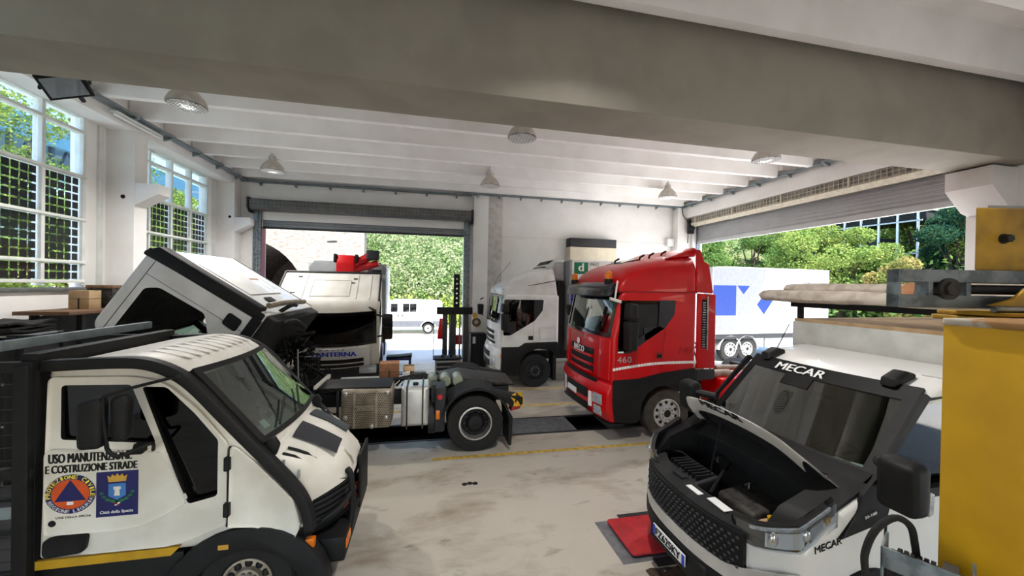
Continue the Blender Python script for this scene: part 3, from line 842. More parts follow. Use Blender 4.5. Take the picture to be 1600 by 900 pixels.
for s in (-1, 1):
    MB().patch(lambda u, v: bend(-.052, s * (.66 + .09 * u), .60 + .30 * v), 1, 1, (.03, 0, 0)).build('running_lamp', M['white_plain'], cab)
    MB().patch(lambda u, v: bend(-.05, s * (.80 + .29 * u), .72 + .20 * v), 4, 1, (.03, 0, 0)).build('headlamp', M['lamp_clear'], cab, bevel=.01)
    MB().patch(lambda u, v: bend(-.035, s * (.82 + .24 * u), .50 + .18 * v), 4, 1, (.03, 0, 0)).build('fog_lamp', M['lamp_clear'], cab, bevel=.01)
    MB().box(.10, .17, s * 1.25 - .012, s * 1.25 + .012, .93, 1.06).build('indicator', M['amber'], cab, bevel=.01)
    MB().prism([(-.02, .38), (.02, .30), (.34, .30), (.3, .40)], s * .9 - .35, s * .9 + .35).build('bumper_lip', M['black_plastic'], cab, bevel=.02)
# side writing and the reflective stripe
text('460', .30, .12, M['alu_clean'], cab, (.16, -1.256, 1.58), NEAR, spacing=1.1)
text('MG', .33, .13, mat('red_emboss', (160, 6, 16), .4), cab, (1.50, -1.256, 1.74), NEAR, shear=.3)
b = MB()
for k in range(31):
    x = .07 + k * .0595; z = 1.42 + .115 * math.sin(min(1, (x - .05) / 1.3) * PI / 2)
    z2 = 1.42 + .115 * math.sin(min(1, (x + .05 - .05) / 1.3) * PI / 2)
    b.prism([(x, z), (x + .05, z2), (x + .05, z2 + .05), (x, z + .05)], -1.258, -1.248)
b.build('reflective_stripe', M['white_plain'], cab, smooth=0)
MB().prism([(1.07, 1.24), (1.075, 1.24), (1.2, 2.24), (1.195, 2.24)], -1.253, -1.25).build('door_groove', M['black_plastic'], cab)
MB().prism([(.09, 1.3), (.095, 1.3), (.26, 2.9), (.255, 2.9)], -1.253, -1.25).build('door_groove', M['black_plastic'], cab)
dh = MB().slab(rnd([(.98, 1.64), (1.14, 1.64), (1.14, 1.78), (1.0, 1.78)], .02), -1.262, -1.24, r=.008).build('door_handle', M['red_dark'], cab)
MB().box(1.01, 1.11, -1.268, -1.255, 1.67, 1.73).build('handle_recess', M['black_plastic'], dh)
MB().box(.17, .28, -1.27, -1.25, 1.77, 1.80).build('label_plate', M['white_plain'], cab)
mirror(cab, .34, -1.42, 1.85, -1, .9); mirror(cab, .22, 1.45, 2.3, 1, .45, two=False)
tag(MB().slab(rnd([(.04, 2.78), (.26, 2.72), (.26, 2.78), (.04, 2.84)], .01), -1.3, -1.22, r=.01).tube([(.14, -1.26, 2.8), (.19, -1.26, 3.16)], .018, n=6).build('hand_brush', M['white_dull'], M=Matrix.Translation((RX - .06, RY + .0, .02))),
    'small white brush stuck upright by the windscreen corner of the red truck', 'brush')
# step box behind the bumper
b = MB().slab(rnd([(.15, .36), (.66, .36), (.66, .78), (.15, .84)], .02), -1.2, -.7, r=.02)
b.build('step_box', M['black_plastic'], t)
MB().box(.2, .6, -1.212, -1.195, .40, .50).box(.16, .55, -1.212, -1.195, .72, .78).build('worn_step', M['alu_dirty'], t, bevel=.01)
chassis(t, .4, 5.9)
wheel(t, 1.33, -1.02, .505, .505, .30, -1, M['rubber_dusty'], M['alu_clean']); wheel(t, 1.33, 1.02, .505, .505, .30, 1, M['rubber_dusty'], M['alu_clean'])
for s in (-1, 1):
    for yy in (.66, 1.0): wheel(t, 5.05, s * yy, .505, .505, .29, s, M['rubber'], M['alu_dirty'], 'drive')
    ar = [(5.05 + .62 * math.cos(a), .5 + .62 * math.sin(a)) for a in [R(20 + 140 * k / 14) for k in range(15)]]
    ar += [(5.05 + .59 * math.cos(a), .5 + .59 * math.sin(a)) for a in [R(160 - 140 * k / 14) for k in range(15)]]
    MB().prism(ar, s * .5, s * 1.24).build('rear_mudguard', M['black_plastic'], t)
MB().slab(rnd([(2.55, .45), (4.15, .45), (4.15, 1.18), (2.55, 1.18)], .08), -1.22, -.55, r=.05).build('side_skirt', M['red_paint'], t)
MB().slab(rnd([(2.55, .45), (4.15, .45), (4.15, 1.1), (2.55, 1.1)], .08), .55, 1.22, r=.05).build('fuel_tank', M['alu_clean'], t)
b = MB().cyl((2.5, -.62, 1.25), (2.5, -.1, 1.25), .1).cyl((2.8, -.72, 1.3), (3.6, -.72, 1.3), .06).cyl((2.45, -.95, 1.23), (2.95, -.95, 1.23), .09)
b.build('air_tank', M['alu_dirty'], t)
b = MB().box(2.1, 4.6, -.5, .5, 1.05, 1.1)
b.build('catwalk', M['alu_dirty'], t, bevel=.01)
MB().slab(rnd([(4.2, 1.08), (5.9, 1.0), (5.9, 1.06), (4.2, 1.2)], .02), -.45, .45, r=.03).build('fifth_wheel', M['skin_engine'], t)
b = MB()
for k, y in enumerate((-.3, -.1, .1, .3)): b.tube([(2.1, y, 1.9), (2.5, y * 1.1, 1.5 - .06 * k), (2.9, y, 1.75), (3.1, y * .7, 1.15)], .018, n=6, sub=5)
b.build('air_hoses', M['red_dark'], t)

# ------------------------------------------------------------------ white refrigerated truck
FX, FY = 1.97, 12.3
t = thing('refrigerated_truck', 'white truck with a roof spoiler and refrigerated box body behind the red tractor unit', 'truck', (FX, FY, 0))
win = [(.16, 2.64), (1.36, 2.64), (1.33, 2.32), (1.07, 2.0), (.36, 1.58), (.14, 1.58)]
low = [(.09, 1.24), (.62, 1.24), (.80, 1.36), (1.82, 1.38), (1.84, 1.12), (1.75, 1.0), (1.6, 1.12), (1.2, 1.18), (.85, 1.06), (.66, .8), (.62, .40), (.10, .40)]
cab, bend, front = stralis_cab(t, M['cab_white'], 2.78, 1.85, 0, 0, win, [('wheel_arch_panel', low)], 1.12, ws=((.05, 1.94), (.13, 2.70)))
for s in (-1, 1):
    MB().prism(rnd([(1.07, 2.64), (1.36, 2.64), (1.33, 2.32), (1.08, 2.0)], .03), s * 1.253, s * 1.238).build('quarter_panel', M['dark_grey'], cab)
    for q in ([(1.05, 1.4), (1.055, 1.4), (1.07, 2.7), (1.065, 2.7)], [(.08, 1.4), (.085, 1.4), (.11, 2.72), (.105, 2.72)]): MB().prism(q, s * 1.253, s * 1.245).build('door_groove', M['dark_grey'], cab)
    MB().slab(rnd([(.90, 1.44), (1.05, 1.44), (1.05, 1.56), (.90, 1.56)], .02), s * 1.255 - .01, s * 1.255 + .01, r=.006).build('door_handle', M['black_plastic'], cab)
    b = MB()
    for (x0, x1, z0, z1) in ((1.25, 1.72, 1.46, 1.465), (1.25, 1.72, 1.80, 1.805), (1.25, 1.255, 1.46, 1.8), (1.72, 1.725, 1.46, 1.8)): b.box(x0, x1, s * 1.252 - .003, s * 1.252 + .003, z0, z1)
    b.build('locker_seam', M['dark_grey'], cab)
hump([(.10, 1.10, 2.80), (.11, 1.12, 2.93), (.20, 1.14, 3.03), (.40, 1.15, 3.17), (.62, 1.15, 3.31), (.85, 1.15, 3.43), (1.15, 1.14, 3.54), (1.45, 1.12, 3.62), (1.74, 1.10, 3.68), (1.84, 1.08, 3.66)], 2.765, 4.0, .10, .14).build('roof_spoiler', M['cab_white'], cab, smooth=60)
MB().tube([(.15, -1.06, 2.93), (.9, -1.13, 3.05), (1.75, -1.1, 3.22)], .012, n=5, sub=3).build('spoiler_seam', M['dark_grey'], cab)
front_slots(cab, bend, ((1.58, 1.68), (1.40, 1.52)), -.75, .75, M['black_plastic'], x=.04, th=.02)
front_slots(cab, bend, ((1.28, 1.36),), -.85, .85, M['black_plastic'], x=.04, th=.02)
bumper(cab, bend, M['cab_white'], [(.02, 1.16), (-.03, .98), (-.02, .62), (.06, .42), (.14, .42), (.14, 1.16)], 1.25)
front_slots(cab, bend, ((.86, 1.02), (.58, .76)), -.60, .60, M['black_plastic'], name='bumper_opening', x=-.045)
for s in (-1, 1):
    MB().patch(lambda u, v: bend(-.045, s * (.78 + .30 * u), .60 + .26 * v), 4, 1, (.03, 0, 0)).build('headlamp', M['lamp_clear'], cab, bevel=.01)
    MB().box(.06, .14, s * 1.25 - .012, s * 1.25 + .012, .93, 1.02).build('indicator', M['amber'], cab, bevel=.01)
mirror(cab, .15, -1.40, 1.75, -1, .78); mirror(cab, -.2, 1.42, 2.0, 1, .6, two=False)
MB().tube([(-.02, -1.0, 2.75), (-.12, -1.1, 3.1), (.35, -1.1, 3.75)], .006, n=4, sub=4).build('aerial', M['dark_grey'], cab)
chassis(t, .4, 6.8)
wheel(t, 1.15, -1.03, .495, .495, .30, -1, M['rubber'], M['dark_grey']); wheel(t, 1.15, 1.03, .495, .495, .30, 1, M['rubber'], M['dark_grey'])
for s in (-1, 1): wheel(t, 5.4, s * 1.0, .495, .495, .34, s, M['rubber'], M['alu_dirty'], 'drive')
MB().slab(rnd([(1.70, .2), (1.80, .2), (1.80, 1.0), (1.70, 1.0)], .02), -1.2, -.75, r=.01).build('mud_flap', M['black_plastic'], t)
body = MB().slab([(2.18, 1.08), (6.85, 1.08), (6.85, 3.87), (2.18, 3.87)], -1.26, 1.26, r=.03).build('box_body', M['white_plain'], t)
MB().box(2.165, 2.23, -1.265, -1.22, 1.08, 3.87).box(2.16, 2.2, -1.24, 1.24, 1.1, 3.85).build('front_frame', M['grey_body'], body)
MB().box(2.20, 5.2, -1.268, -1.255, 1.75, 3.16).build('blue_panel', M['blue_deep'], body)
b = MB().box(2.30, 2.75, -1.268, -1.255, 3.44, 3.80)
sg = b.build('green_sign', M['green_sign'], body)
text('d', .16, .24, M['white_plain'], sg, (2.44, -1.268, 3.53), NEAR, bold=.1)
fs = MB()
for (x0, x1, z0, z1) in ((2.80, 3.10, 3.79, 3.80), (2.80, 3.10, 3.60, 3.61), (2.80, 2.81, 3.6, 3.8), (3.09, 3.10, 3.6, 3.8)): fs.box(x0, x1, -1.266, -1.257, z0, z1)
fo = fs.build('sticker_frame', M['grey_body'], body)
text('FRC', .24, .075, M['dark_grey'], fo, (2.83, -1.264, 3.70), NEAR)
u = MB().slab(rnd([(1.66, 3.28), (2.17, 3.2), (2.17, 3.88), (1.82, 3.88), (1.55, 3.66)], .05), -.85, .85, r=.08).build('cooling_unit', M['grey_light'], t)
MB().patch(lambda a, b_: (1.545 + .25 * b_, -.7 + 1.4 * a, 3.64 + .24 * b_), 1, 1, (.02, 0, 0)).build('cooling_grille', M['black_plastic'], u, smooth=0)
b = MB()
for k in range(9): b.box(1.53, 1.9, -.7 + k * .17, -.69 + k * .17, 3.65, 3.67)
for (x0, x1, z0, z1) in ((1.82, 2.12, 3.40, 3.405), (1.82, 2.12, 3.78, 3.785), (1.82, 1.825, 3.4, 3.78), (2.115, 2.12, 3.4, 3.78)): b.box(x0, x1, -.856, -.848, z0, z1)
b.build('cover_seam', M['dark_grey'], u)
MB().box(1.88, 2.06, -1.0, 1.0, 1.0, 3.2).build('bulkhead', M['dark_grey'], t)
# ------------------------------------------------------------------ the yard, the banks and the trees
yard = mat('yard_concrete', (222, 220, 216), .9, c2=(208, 205, 200), scale=.6, amt=.6)
gr = MB()
gr.box(-90, 90, 15.3, 120, -.3, -.03).box(11.4, 90, -60, 15.3, -.3, -.03).box(-90, -7.2, -60, 15.3, -.3, -.03)
struct('ground', gr, yard, smooth=0)

def leaf_mat(name, c, c2, trans=.35):
    m = bpy.data.materials.new(name); m.use_nodes = True
    nt = m.node_tree; n = nt.nodes; l = nt.links
    n.remove(n['Principled BSDF'])
    tc = n.new('ShaderNodeTexCoord'); no = n.new('ShaderNodeTexNoise'); no.inputs['Scale'].default_value = 1.1; no.inputs['Detail'].default_value = 6
    l.new(tc.outputs['Object'], no.inputs['Vector'])
    r = n.new('ShaderNodeValToRGB'); r.color_ramp.elements[0].position = .38; r.color_ramp.elements[1].position = .64
    r.color_ramp.elements[0].color = lin(c); r.color_ramp.elements[1].color = lin(c2)
    l.new(no.outputs['Fac'], r.inputs['Fac'])
    d = n.new('ShaderNodeBsdfDiffuse'); t = n.new('ShaderNodeBsdfTranslucent'); x = n.new('ShaderNodeMixShader')
    x.inputs[0].default_value = trans
    l.new(r.outputs[0], d.inputs[0]); l.new(r.outputs[0], t.inputs[0])
    l.new(d.outputs[0], x.inputs[1]); l.new(t.outputs[0], x.inputs[2]); l.new(x.outputs[0], n['Material Output'].inputs[0])
    return m
LEAF = {'mid': leaf_mat('leaves_mid', (70, 100, 52), (112, 138, 74)),
        'light': leaf_mat('leaves_light', (104, 130, 66), (146, 160, 88)),
        'dark': leaf_mat('leaves_dark', (36, 66, 54), (58, 88, 64)),
        'bank': leaf_mat('leaves_bank', (104, 132, 78), (168, 176, 138)),
        'yellow': leaf_mat('leaves_yellow', (128, 150, 66), (164, 172, 92)),
        'rusty': leaf_mat('leaves_rusty', (112, 124, 66), (148, 134, 84))}
bark = mat('bark', (74, 62, 50), .9, c2=(56, 46, 38), scale=9, bump=.4)

def leaf_mesh(name, pts, size, rng, m, up=.3):
    """one small bent leaf card per point"""
    N = len(pts)
    d = rng.normal(size=(N, 3)); d[:, 2] += up; d /= np.linalg.norm(d, axis=1)[:, None]
    a = rng.normal(size=(N, 3)); a -= d * (a * d).sum(1)[:, None]; a /= np.linalg.norm(a, axis=1)[:, None]
    b = np.cross(d, a)
    s = size * rng.uniform(.6, 1.3, size=(N, 1))
    v = np.empty((N, 4, 3))
    v[:, 0] = pts - a * s; v[:, 1] = pts - b * s * .55 + d * s * .15; v[:, 2] = pts + a * s; v[:, 3] = pts + b * s * .55 + d * s * .15
    me = bpy.data.meshes.new(name)
    me.vertices.add(N * 4); me.vertices.foreach_set('co', v.reshape(-1))
    me.loops.add(N * 4); me.loops.foreach_set('vertex_index', np.arange(N * 4))
    me.polygons.add(N); me.polygons.foreach_set('loop_start', np.arange(0, N * 4, 4))
    me.update(calc_edges=True); me.materials.append(m)
    return me

def tree(name, label, x, y, z, h, r, kind, seed, n=5200, size=.16, trunk=.35, group='trees beyond the yard', lobes=26):
    """crown of many leaf clumps around forking limbs"""
    rng = np.random.default_rng(seed); rr = random.Random(seed)
    t = thing(name, label, 'tree', (x, y, z), 0, group)
    tb = MB(); th = h * trunk
    tb.tube([(0, 0, -.3), (.06 * h * rr.uniform(-1, 1), .05 * h * rr.uniform(-1, 1), th), (.05 * h * rr.uniform(-1, 1), 0, h * .75)], [.035 * h, .026 * h, .008 * h], n=8, sub=4)
    cs = []
    for k in range(lobes):
        a = rr.uniform(0, 2 * PI); q = math.sqrt(rr.random()); zz = rr.uniform(.0, 1)
        prof = math.sin(PI * (.12 + .80 * zz)) ** .7
        c = (math.cos(a) * q * r * prof, math.sin(a) * q * r * prof, th * .85 + (h - th * .85) * zz)
        cs.append((c, r * rr.uniform(.26, .42)))
        if k % 2 == 0:
            tb.tube([(0, 0, th * rr.uniform(.6, 1)), (c[0] * .5, c[1] * .5, (c[2] + th) * .5 + .1), c], [.014 * h, .009 * h, .003 * h], n=5, sub=3)
    tb.build('trunk', bark, t)
    per = n // lobes; P = []
    for c, cr in cs:
        q = rng.normal(size=(per, 3)); q /= np.linalg.norm(q, axis=1)[:, None]
        q *= cr * rng.uniform(.35, 1.0, size=(per, 1)) ** .5
        q[:, 2] *= .75
        P.append(q + np.array(c))
    o = link('crown', leaf_mesh('crown', np.concatenate(P), size, rng, LEAF[kind]), t)
    return t

# right of the hall: a wooded bank behind the yard
def bank(name, fn, nx, ny, m):
    vs = [fn(i / nx, j / ny) for i in range(nx + 1) for j in range(ny + 1)]
    fs = [(i * (ny + 1) + j, (i + 1) * (ny + 1) + j, (i + 1) * (ny + 1) + j + 1, i * (ny + 1) + j + 1) for i in range(nx) for j in range(ny)]
    return struct(name, MB().add(vs, fs), m)
soil = mat('bank_soil', (58, 78, 34), .95, c2=(84, 88, 52), scale=.5, amt=.9)
def bump(x, y): return .5 * math.sin(x * .7 + 1.3 * math.sin(y * .4)) + .35 * math.sin(y * .9 + x * .31)
bank('hill_right', lambda u, v: (34 + 44 * v, -30 + 105 * u, -.2 + 19 * v ** .85 + bump(40 * v, 105 * u) * v * 2), 40, 14, soil)
bank('hill_far', lambda u, v: (-7.6 + 60 * u, 29.5 + 26 * v ** 1.2, -.2 + 15 * v ** .62 + bump(60 * u, 20 * v) * .5 * v), 40, 14, soil)
rng = np.random.default_rng(3)
def scatter(fn, n, size, jitter, kind, name, label):
    P = np.array([fn(a, b) for a, b in rng.random((n, 2))]) + rng.normal(size=(n, 3)) * jitter
    o = link(name, leaf_mesh(name, P, size, rng, LEAF[kind], up=.5))
    return tag(o, label, 'plants', kind='stuff')
def bankf(a, b):
    x = -7 + 24 * a; v = b ** 1.4; k = (math.sin(x * 1.9) + math.sin(x * .8 + 2) + math.sin(x * 3.7 + 7 * v)) * .28
    return (x, 28.6 + 15 * v ** 1.2 + k * .6, .9 + 11 * v ** .66 + k + .5)
scatter(bankf, 70000, .105, (.25, .45, .42), 'bank', 'bank_undergrowth', 'dense pale green undergrowth covering the bank behind the white van')
scatter(lambda a, b: (-4.5 + 16 * a, 27.4 + .8 * b, .2 + 1.7 * b), 5200, .13, (.2, .25, .3), 'yellow', 'verge_undergrowth', 'yellow green weeds along the foot of the bank behind the van')
scatter(lambda a, b: (31 + 45 * b, -25 + 100 * a, .3 + 18.5 * b ** .85), 60000, .22, (.8, .8, .7), 'mid', 'hillside_undergrowth', 'green undergrowth covering the hillside beyond the trailer')
T = [  # x, y, h, r, kind, words
    (27, 33.5, 8.0, 3.4, 'mid', 'dense green tree above the left end of the white trailer'),
    (31, 32, 9.0, 3.7, 'mid', 'broad green tree above the middle of the white trailer'),
    (33, 28.5, 9.0, 3.7, 'light', 'light green tree above the right end of the white trailer'),
    (34, 26, 8.0, 3.2, 'light', 'pale green tree just left of the steel frame building'),
    (36, 24, 5.0, 2.7, 'mid', 'low green tree below the posts of the steel frame building'),
    (33, 20.6, 5.1, 2.3, 'rusty', 'low tree with reddish yellow leaf tips right of the steel frame building'),
    (41, 22.6, 8.2, 2.9, 'dark', 'dark green conical tree left of the yellow post'),
    (47, 28.5, 14.5, 5.0, 'light', 'tall thin light green tree behind the dark conical tree'),
    (44, 20.5, 12.6, 4.4, 'light', 'tall light green tree behind the yellow post'),
    (42, 37, 11.5, 4.8, 'mid', 'large green tree on the hillside under the shutter'),
    (52, 36.5, 15.0, 5.0, 'mid', 'tall green tree on the slope behind the steel frame building'),
    (29, 38.5, 8.6, 3.8, 'dark', 'dark green tree beside the right door post behind the red cab'),
]
for i, (x, y, h, r, k, lb) in enumerate(T):
    tree('bank_tree', lb, x, y, 0 if x < 37 else 1.5, h, r, k, 20 + i, n=15000, size=.115)
for i, (x, y, h, r, k, lb) in enumerate((
    (-11.4, 12.6, 8.3, 2.4, 'yellow', 'yellow green tree outside the nearest left window'),
    (-11.6, 15.6, 8.6, 2.4, 'light', 'light green tree outside the second pane column of the near window'),
    (-12.0, 20.4, 6.8, 2.0, 'yellow', 'yellow green tree outside the far left window'),
    (-13.0, 25.5, 5.2, 2.2, 'light', 'light green tree outside the right part of the far left window'),
    (-10.6, 10.2, 4.6, 1.9, 'light', 'green bushy tree outside the lower panes of the near left window'))):
    tree('window_tree', lb, x, y, 0, h, r, k, 60 + i, n=15000, size=.062, trunk=.2, lobes=40, group='trees outside the left windows')

# the masonry retaining wall with its arch, beyond the far doorway
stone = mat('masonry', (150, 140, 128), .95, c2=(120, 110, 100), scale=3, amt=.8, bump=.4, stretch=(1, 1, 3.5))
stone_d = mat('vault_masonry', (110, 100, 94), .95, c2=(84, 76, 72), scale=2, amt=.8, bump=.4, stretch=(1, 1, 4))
t = thing('stone_arch', 'stone wall with a vaulted passage seen through the left side of the far doorway', 'stone wall', (-12.4, 28.6, 0))
AR = 4.0; zc = 1.9
arc = [(AR * math.cos(a), zc + AR * math.sin(a)) for a in [PI * k / 24 for k in range(25)]]
prof = [(7.8, -.1), (7.8, 7.6), (-10, 7.6), (-10, -.1), (-AR, -.1)] + arc[::-1] + [(AR, -.1)]
MB().prism(prof, 0, 1.0).build('facade', stone, t, smooth=0)
a2 = [(x * 1.06, z) for x, z in arc]
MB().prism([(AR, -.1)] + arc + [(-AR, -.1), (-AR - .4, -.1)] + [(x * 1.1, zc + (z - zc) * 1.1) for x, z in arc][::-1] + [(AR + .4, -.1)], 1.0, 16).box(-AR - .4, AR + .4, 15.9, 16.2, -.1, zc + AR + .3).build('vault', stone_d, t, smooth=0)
MB().box(-10, 7.9, -.25, 1.1, 7.6, 7.9).build('coping', mat('coping', (150, 156, 168), .8), t, bevel=.03)
b = MB()
for k in range(7): b.box(-9.9 + k * 2.8, -9.85 + k * 2.8, .3, .35, 7.9, 8.8)
b.box(-10, 7.9, .28, .36, 8.75, 8.82).box(-10, 7.9, .28, .36, 8.3, 8.34)
b.build('railing', M['tray_metal'], t)
t = thing('street_lamp', 'slim street lamp standing before the stone wall behind the crane', 'street lamp', (-6.2, 26.5, 0))
MB().tube([(0, 0, 0), (0, 0, 5.6)], [.08, .05], n=8).build('post', M['grey_light'], t)
MB().slab(rnd([(-.28, 5.58), (.28, 5.62), (.28, 5.74), (-.28, 5.68)], .03), -.12, .12, r=.03).build('lamp_head', M['dark_grey'], t)

# steel frame building on the right bank
t = thing('steel_frame_building', 'dark open steel frame building with white posts among the trees', 'building', (43.5, 30.2, 7.1), R(-82))
b = MB()
for k in range(7): b.box(-4.2 + k * 1.4 - .07, -4.2 + k * 1.4 + .07, -2.2, -2.06, -4, 3.4)
b.build('posts', M['white_plain'], t)
MB().box(-4.6, 4.6, -2.3, 2.2, 3.3, 3.45).box(-4.5, 4.5, -2.2, -2.1, 2.3, 2.42).box(-4.5, 4.5, -2.2, -2.1, -.6, -.48).build('roof_beams', M['grey_light'], t)
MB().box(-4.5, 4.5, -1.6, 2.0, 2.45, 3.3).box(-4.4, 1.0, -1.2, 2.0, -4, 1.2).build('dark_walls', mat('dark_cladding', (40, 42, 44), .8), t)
b = MB()
for k in range(6): b.tube([(-4.2 + k * 1.4, -2.13, 2.4), (-3.5 + k * 1.4, -2.13, 3.3), (-2.8 + k * 1.4, -2.13, 2.4)], .05, n=5)
b.build('trusses', M['dark_grey'], t)

# building outside the left windows
t = thing('factory_building', 'long building with a blue roof band and dark trusses outside the left windows', 'building', (-27, 22, 0))
MB().box(-4, 4, -22, 24, 0, 8.2).build('wall', mat('far_wall', (170, 178, 182), .8), t)
MB().box(-4.4, 4.6, -22.4, 24.4, 11.0, 12.2).build('roof_band', mat('blue_metal', (96, 152, 176), .6, c2=(84, 138, 164)), t)
b = MB()
for k in range(20): b.box(4.1, 4.3, -22 + k * 2.4, -21.8 + k * 2.4, 8.2, 11.4).tube([(4.2, -22 + k * 2.4, 8.3), (4.2, -20.8 + k * 2.4, 11.3), (4.2, -19.6 + k * 2.4, 8.3)], .1, n=5)
b.build('trusses', mat('blue_steel', (44, 62, 84), .6), t)
b = MB()
for k in range(11): b.box(4.0, 4.06, -20 + k * 4, -17.6 + k * 4, 2.6, 4.6)
b.build('windows', M['dark_grey'], t)

# white van passing outside the far doorway
t = thing('van', 'white van with a grey lower body parked across the yard beyond the far doorway', 'van', (.75, 24.05, 0))
prof = rnd([(-4.75, .35), (-4.85, .85), (-4.55, 1.12), (-3.85, 1.25), (-3.3, 1.95), (-2.9, 2.06), (-.02, 2.02), (.05, .35)], [.05, .1, .15, .1, .2, .1, .15, .05])
wc = MB()
for x in (-.85, -3.9): wc.cyl((x, -1, .36), (x, .7, .36), .40, n=24)
vb = MB().slab(prof, 0, 1.95, r=.12, n=4).build('body', M['white_paint'], t, cut=[(wc, M['black_plastic'])])
MB().slab(rnd([(-4.78, .42), (-4.80, .80), (.03, .80), (.03, .42)], .04), -.012, .02, r=.008).build('lower_body', mat('van_grey', (84, 88, 94), .5), vb, cut=[(wc, M['dark_grey'])])
for x in (-.85, -3.9):
    a = [(x + .47 * math.cos(q), .36 + .47 * math.sin(q)) for q in [PI * k / 12 for k in range(13)]] + [(x + .41 * math.cos(q), .36 + .41 * math.sin(q)) for q in [PI - PI * k / 12 for k in range(13)]]
    MB().prism(a, -.03, .1).build('arch_trim', M['grey_body'], vb)
for (x0, x1) in ((-2.35, -1.98), (-1.95, -1.55), (-3.05, -2.66)):
    MB().slab(rnd([(x0, 1.34), (x1, 1.34), (x1, 1.84), (x0, 1.84)], .04), -.012, .02, r=.006).build('side_window', M['black_gloss'], vb)
for x in (-2.5, -1.4): MB().box(x, x + .005, -.014, 0, .5, 1.9).build('door_groove', M['dark_grey'], vb)
for x in (-2.68, -2.42): MB().box(x, x + .12, -.02, 0, 1.08, 1.14).build('door_handle', M['dark_grey'], vb)
for x in (-.85, -3.9): wheel(t, x, .14, .335, .335, .22, -1, M['rubber'], M['white_plain'])
MB().box(.03, .07, .1, .3, .8, 1.5).build('tail_lamp', M['tail_red'], vb)

# white trailer with blue marks in the side yard
t = thing('box_trailer', 'white box trailer with blue geometric marks in the side yard', 'trailer', (11.5, 13.9, 0), R(4))
MB().slab([(0, 1.15), (6.6, 1.15), (6.6, 4.02), (.9, 4.02), (0, 3.98)], 0, 2.5, r=.03).build('box_body', mat('trailer_white', (196, 198, 202), .5), t)
bx = t.children[0]
def flat(name, poly, m, y=-.008): return MB().prism(poly, y, .004).build(name, m, bx, smooth=0)
TB = mat('trailer_blue', (4, 40, 112), .45, c2=(4, 37, 106))
flat('blue_block', [(0.02, 1.95), (1.22, 1.95), (1.22, 3.22), (0.02, 3.22)], TB)
flat('blue_triangle', [(1.28, 3.22), (1.95, 3.22), (1.62, 2.85)], TB)
flat('blue_diamond', [(2.35, 2.42), (2.72, 2.86), (3.5, 2.92), (2.75, 1.98)], TB)
b = MB()
for (p, q) in (((1.6, 2.85), (3.0, 4.0)), ((1.9, 1.16), (4.4, 4.0)), ((2.7, 1.2), (3.9, 2.6)), ((.02, 1.93), (2.9, 1.93))):
    d = Vector((q[0] - p[0], 0, q[1] - p[1])).normalized(); nn = Vector((-d.z, 0, d.x)) * .012
    b.prism([(p[0] - nn.x, p[1] - nn.z), (q[0] - nn.x, q[1] - nn.z), (q[0] + nn.x, q[1] + nn.z), (p[0] + nn.x, p[1] + nn.z)], -.007, .002)
b.build('thin_lines', M['grey_body'], bx, smooth=0)
flat('grey_area', [(0.02, 1.17), (1.9, 1.17), (2.9, 3.98), (.02, 3.98)], mat('trailer_pale', (112, 114, 120), .5), -.004)
b = MB().lathe([(-.006, .13), (-.006, .16), (.002, .16), (.002, .13)], (5.3, 0, 3.42), 'y', 24)
bd = b.build('round_badge', M['gold'], bx)
text('H', .1, .13, M['blue_navy'], bd, (5.25, -.01, 3.36), NEAR)
MB().box(0, 6.6, .02, 2.48, .95, 1.15).build('under_frame', M['dark_grey'], t)
for x in (1.0, 1.9):
    wheel(t, x + .05, .22, .5, .5, .32, -1, M['rubber'], M['alu_clean'])
    a = [(x + .6 * math.cos(q), .5 + .6 * math.sin(q)) for q in [PI * k / 12 for k in range(13)]] + [(x + .56 * math.cos(q), .5 + .56 * math.sin(q)) for q in [PI - PI * k / 12 for k in range(13)]]
    MB().prism(a, .02, .5).build('mudguard', M['alu_clean'], t)
MB().box(2.9, 5.4, .05, .12, .55, .95).build('side_guard', M['grey_body'], t)
# ------------------------------------------------------------------ white utility truck with the civil protection door (points to +x)
t = thing('utility_truck', 'white utility truck with black trim and civil protection emblem on its door', 'truck', (-3.05, 4.62, 0))
hw = .82
def lean(x, y, z):
    k = max(0, z - 1.6) / .8
    return (x - .10 * max(0, (abs(y) / hw)) ** 2 * max(0, min(1, (x - .7) / .4)), y * (1 - .07 * k), z)
prof = rnd([(0, .72), (0, 2.33), (.62, 2.42), (1.06, 2.27), (1.68, 1.56), (1.72, .72)], [.02, .06, .3, .2, .05, .02], n=5)
inner = MB().prism(inset(rnd([(0, .72), (0, 2.33), (.62, 2.42), (1.06, 2.27), (1.68, 1.56), (1.72, .72)], [.02, .05, .2, .15, .03, .02]), .05), -hw + .07, hw - .07)
winr = rnd([(.12, 2.17), (.60, 2.16), (.80, 1.66), (.13, 1.73)], .03)
winq = rnd([(.68, 2.14), (.86, 2.13), (1.08, 1.90), (1.27, 1.66), (1.27, 1.18), (1.05, 1.13)], .03)
cut = [(inner, M['lining']), (MB().prism(winr, -1, 1), M['black_plastic']), (MB().prism(winq, -1, 1), M['black_plastic'])]
hd = Vector((1.10, 2.24)); ft = Vector((1.66, 1.60)); nv = Vector((.7, .62))
def scr(off, y0=-.70, y1=.70, a=.03, b_=.97):
    def fn(u, v):
        q = hd.lerp(ft, a + (b_ - a) * v) + nv * off; y = y0 + (y1 - y0) * u
        return lean(q.x, y, q.y)
    return fn
cut.append((MB().patch(scr(-.25), 10, 2, (.45, 0, .40)), M['black_plastic']))
cab = MB().slab(prof, -hw, hw, r=.06, mid=10, deform=lean).build('cab', M['white_dull'], t, cut=cut)
MB().patch(scr(.005, -.74, .74, 0, 1), 10, 3, (.004, 0, .004)).build('windscreen', G['windscreen'], cab)
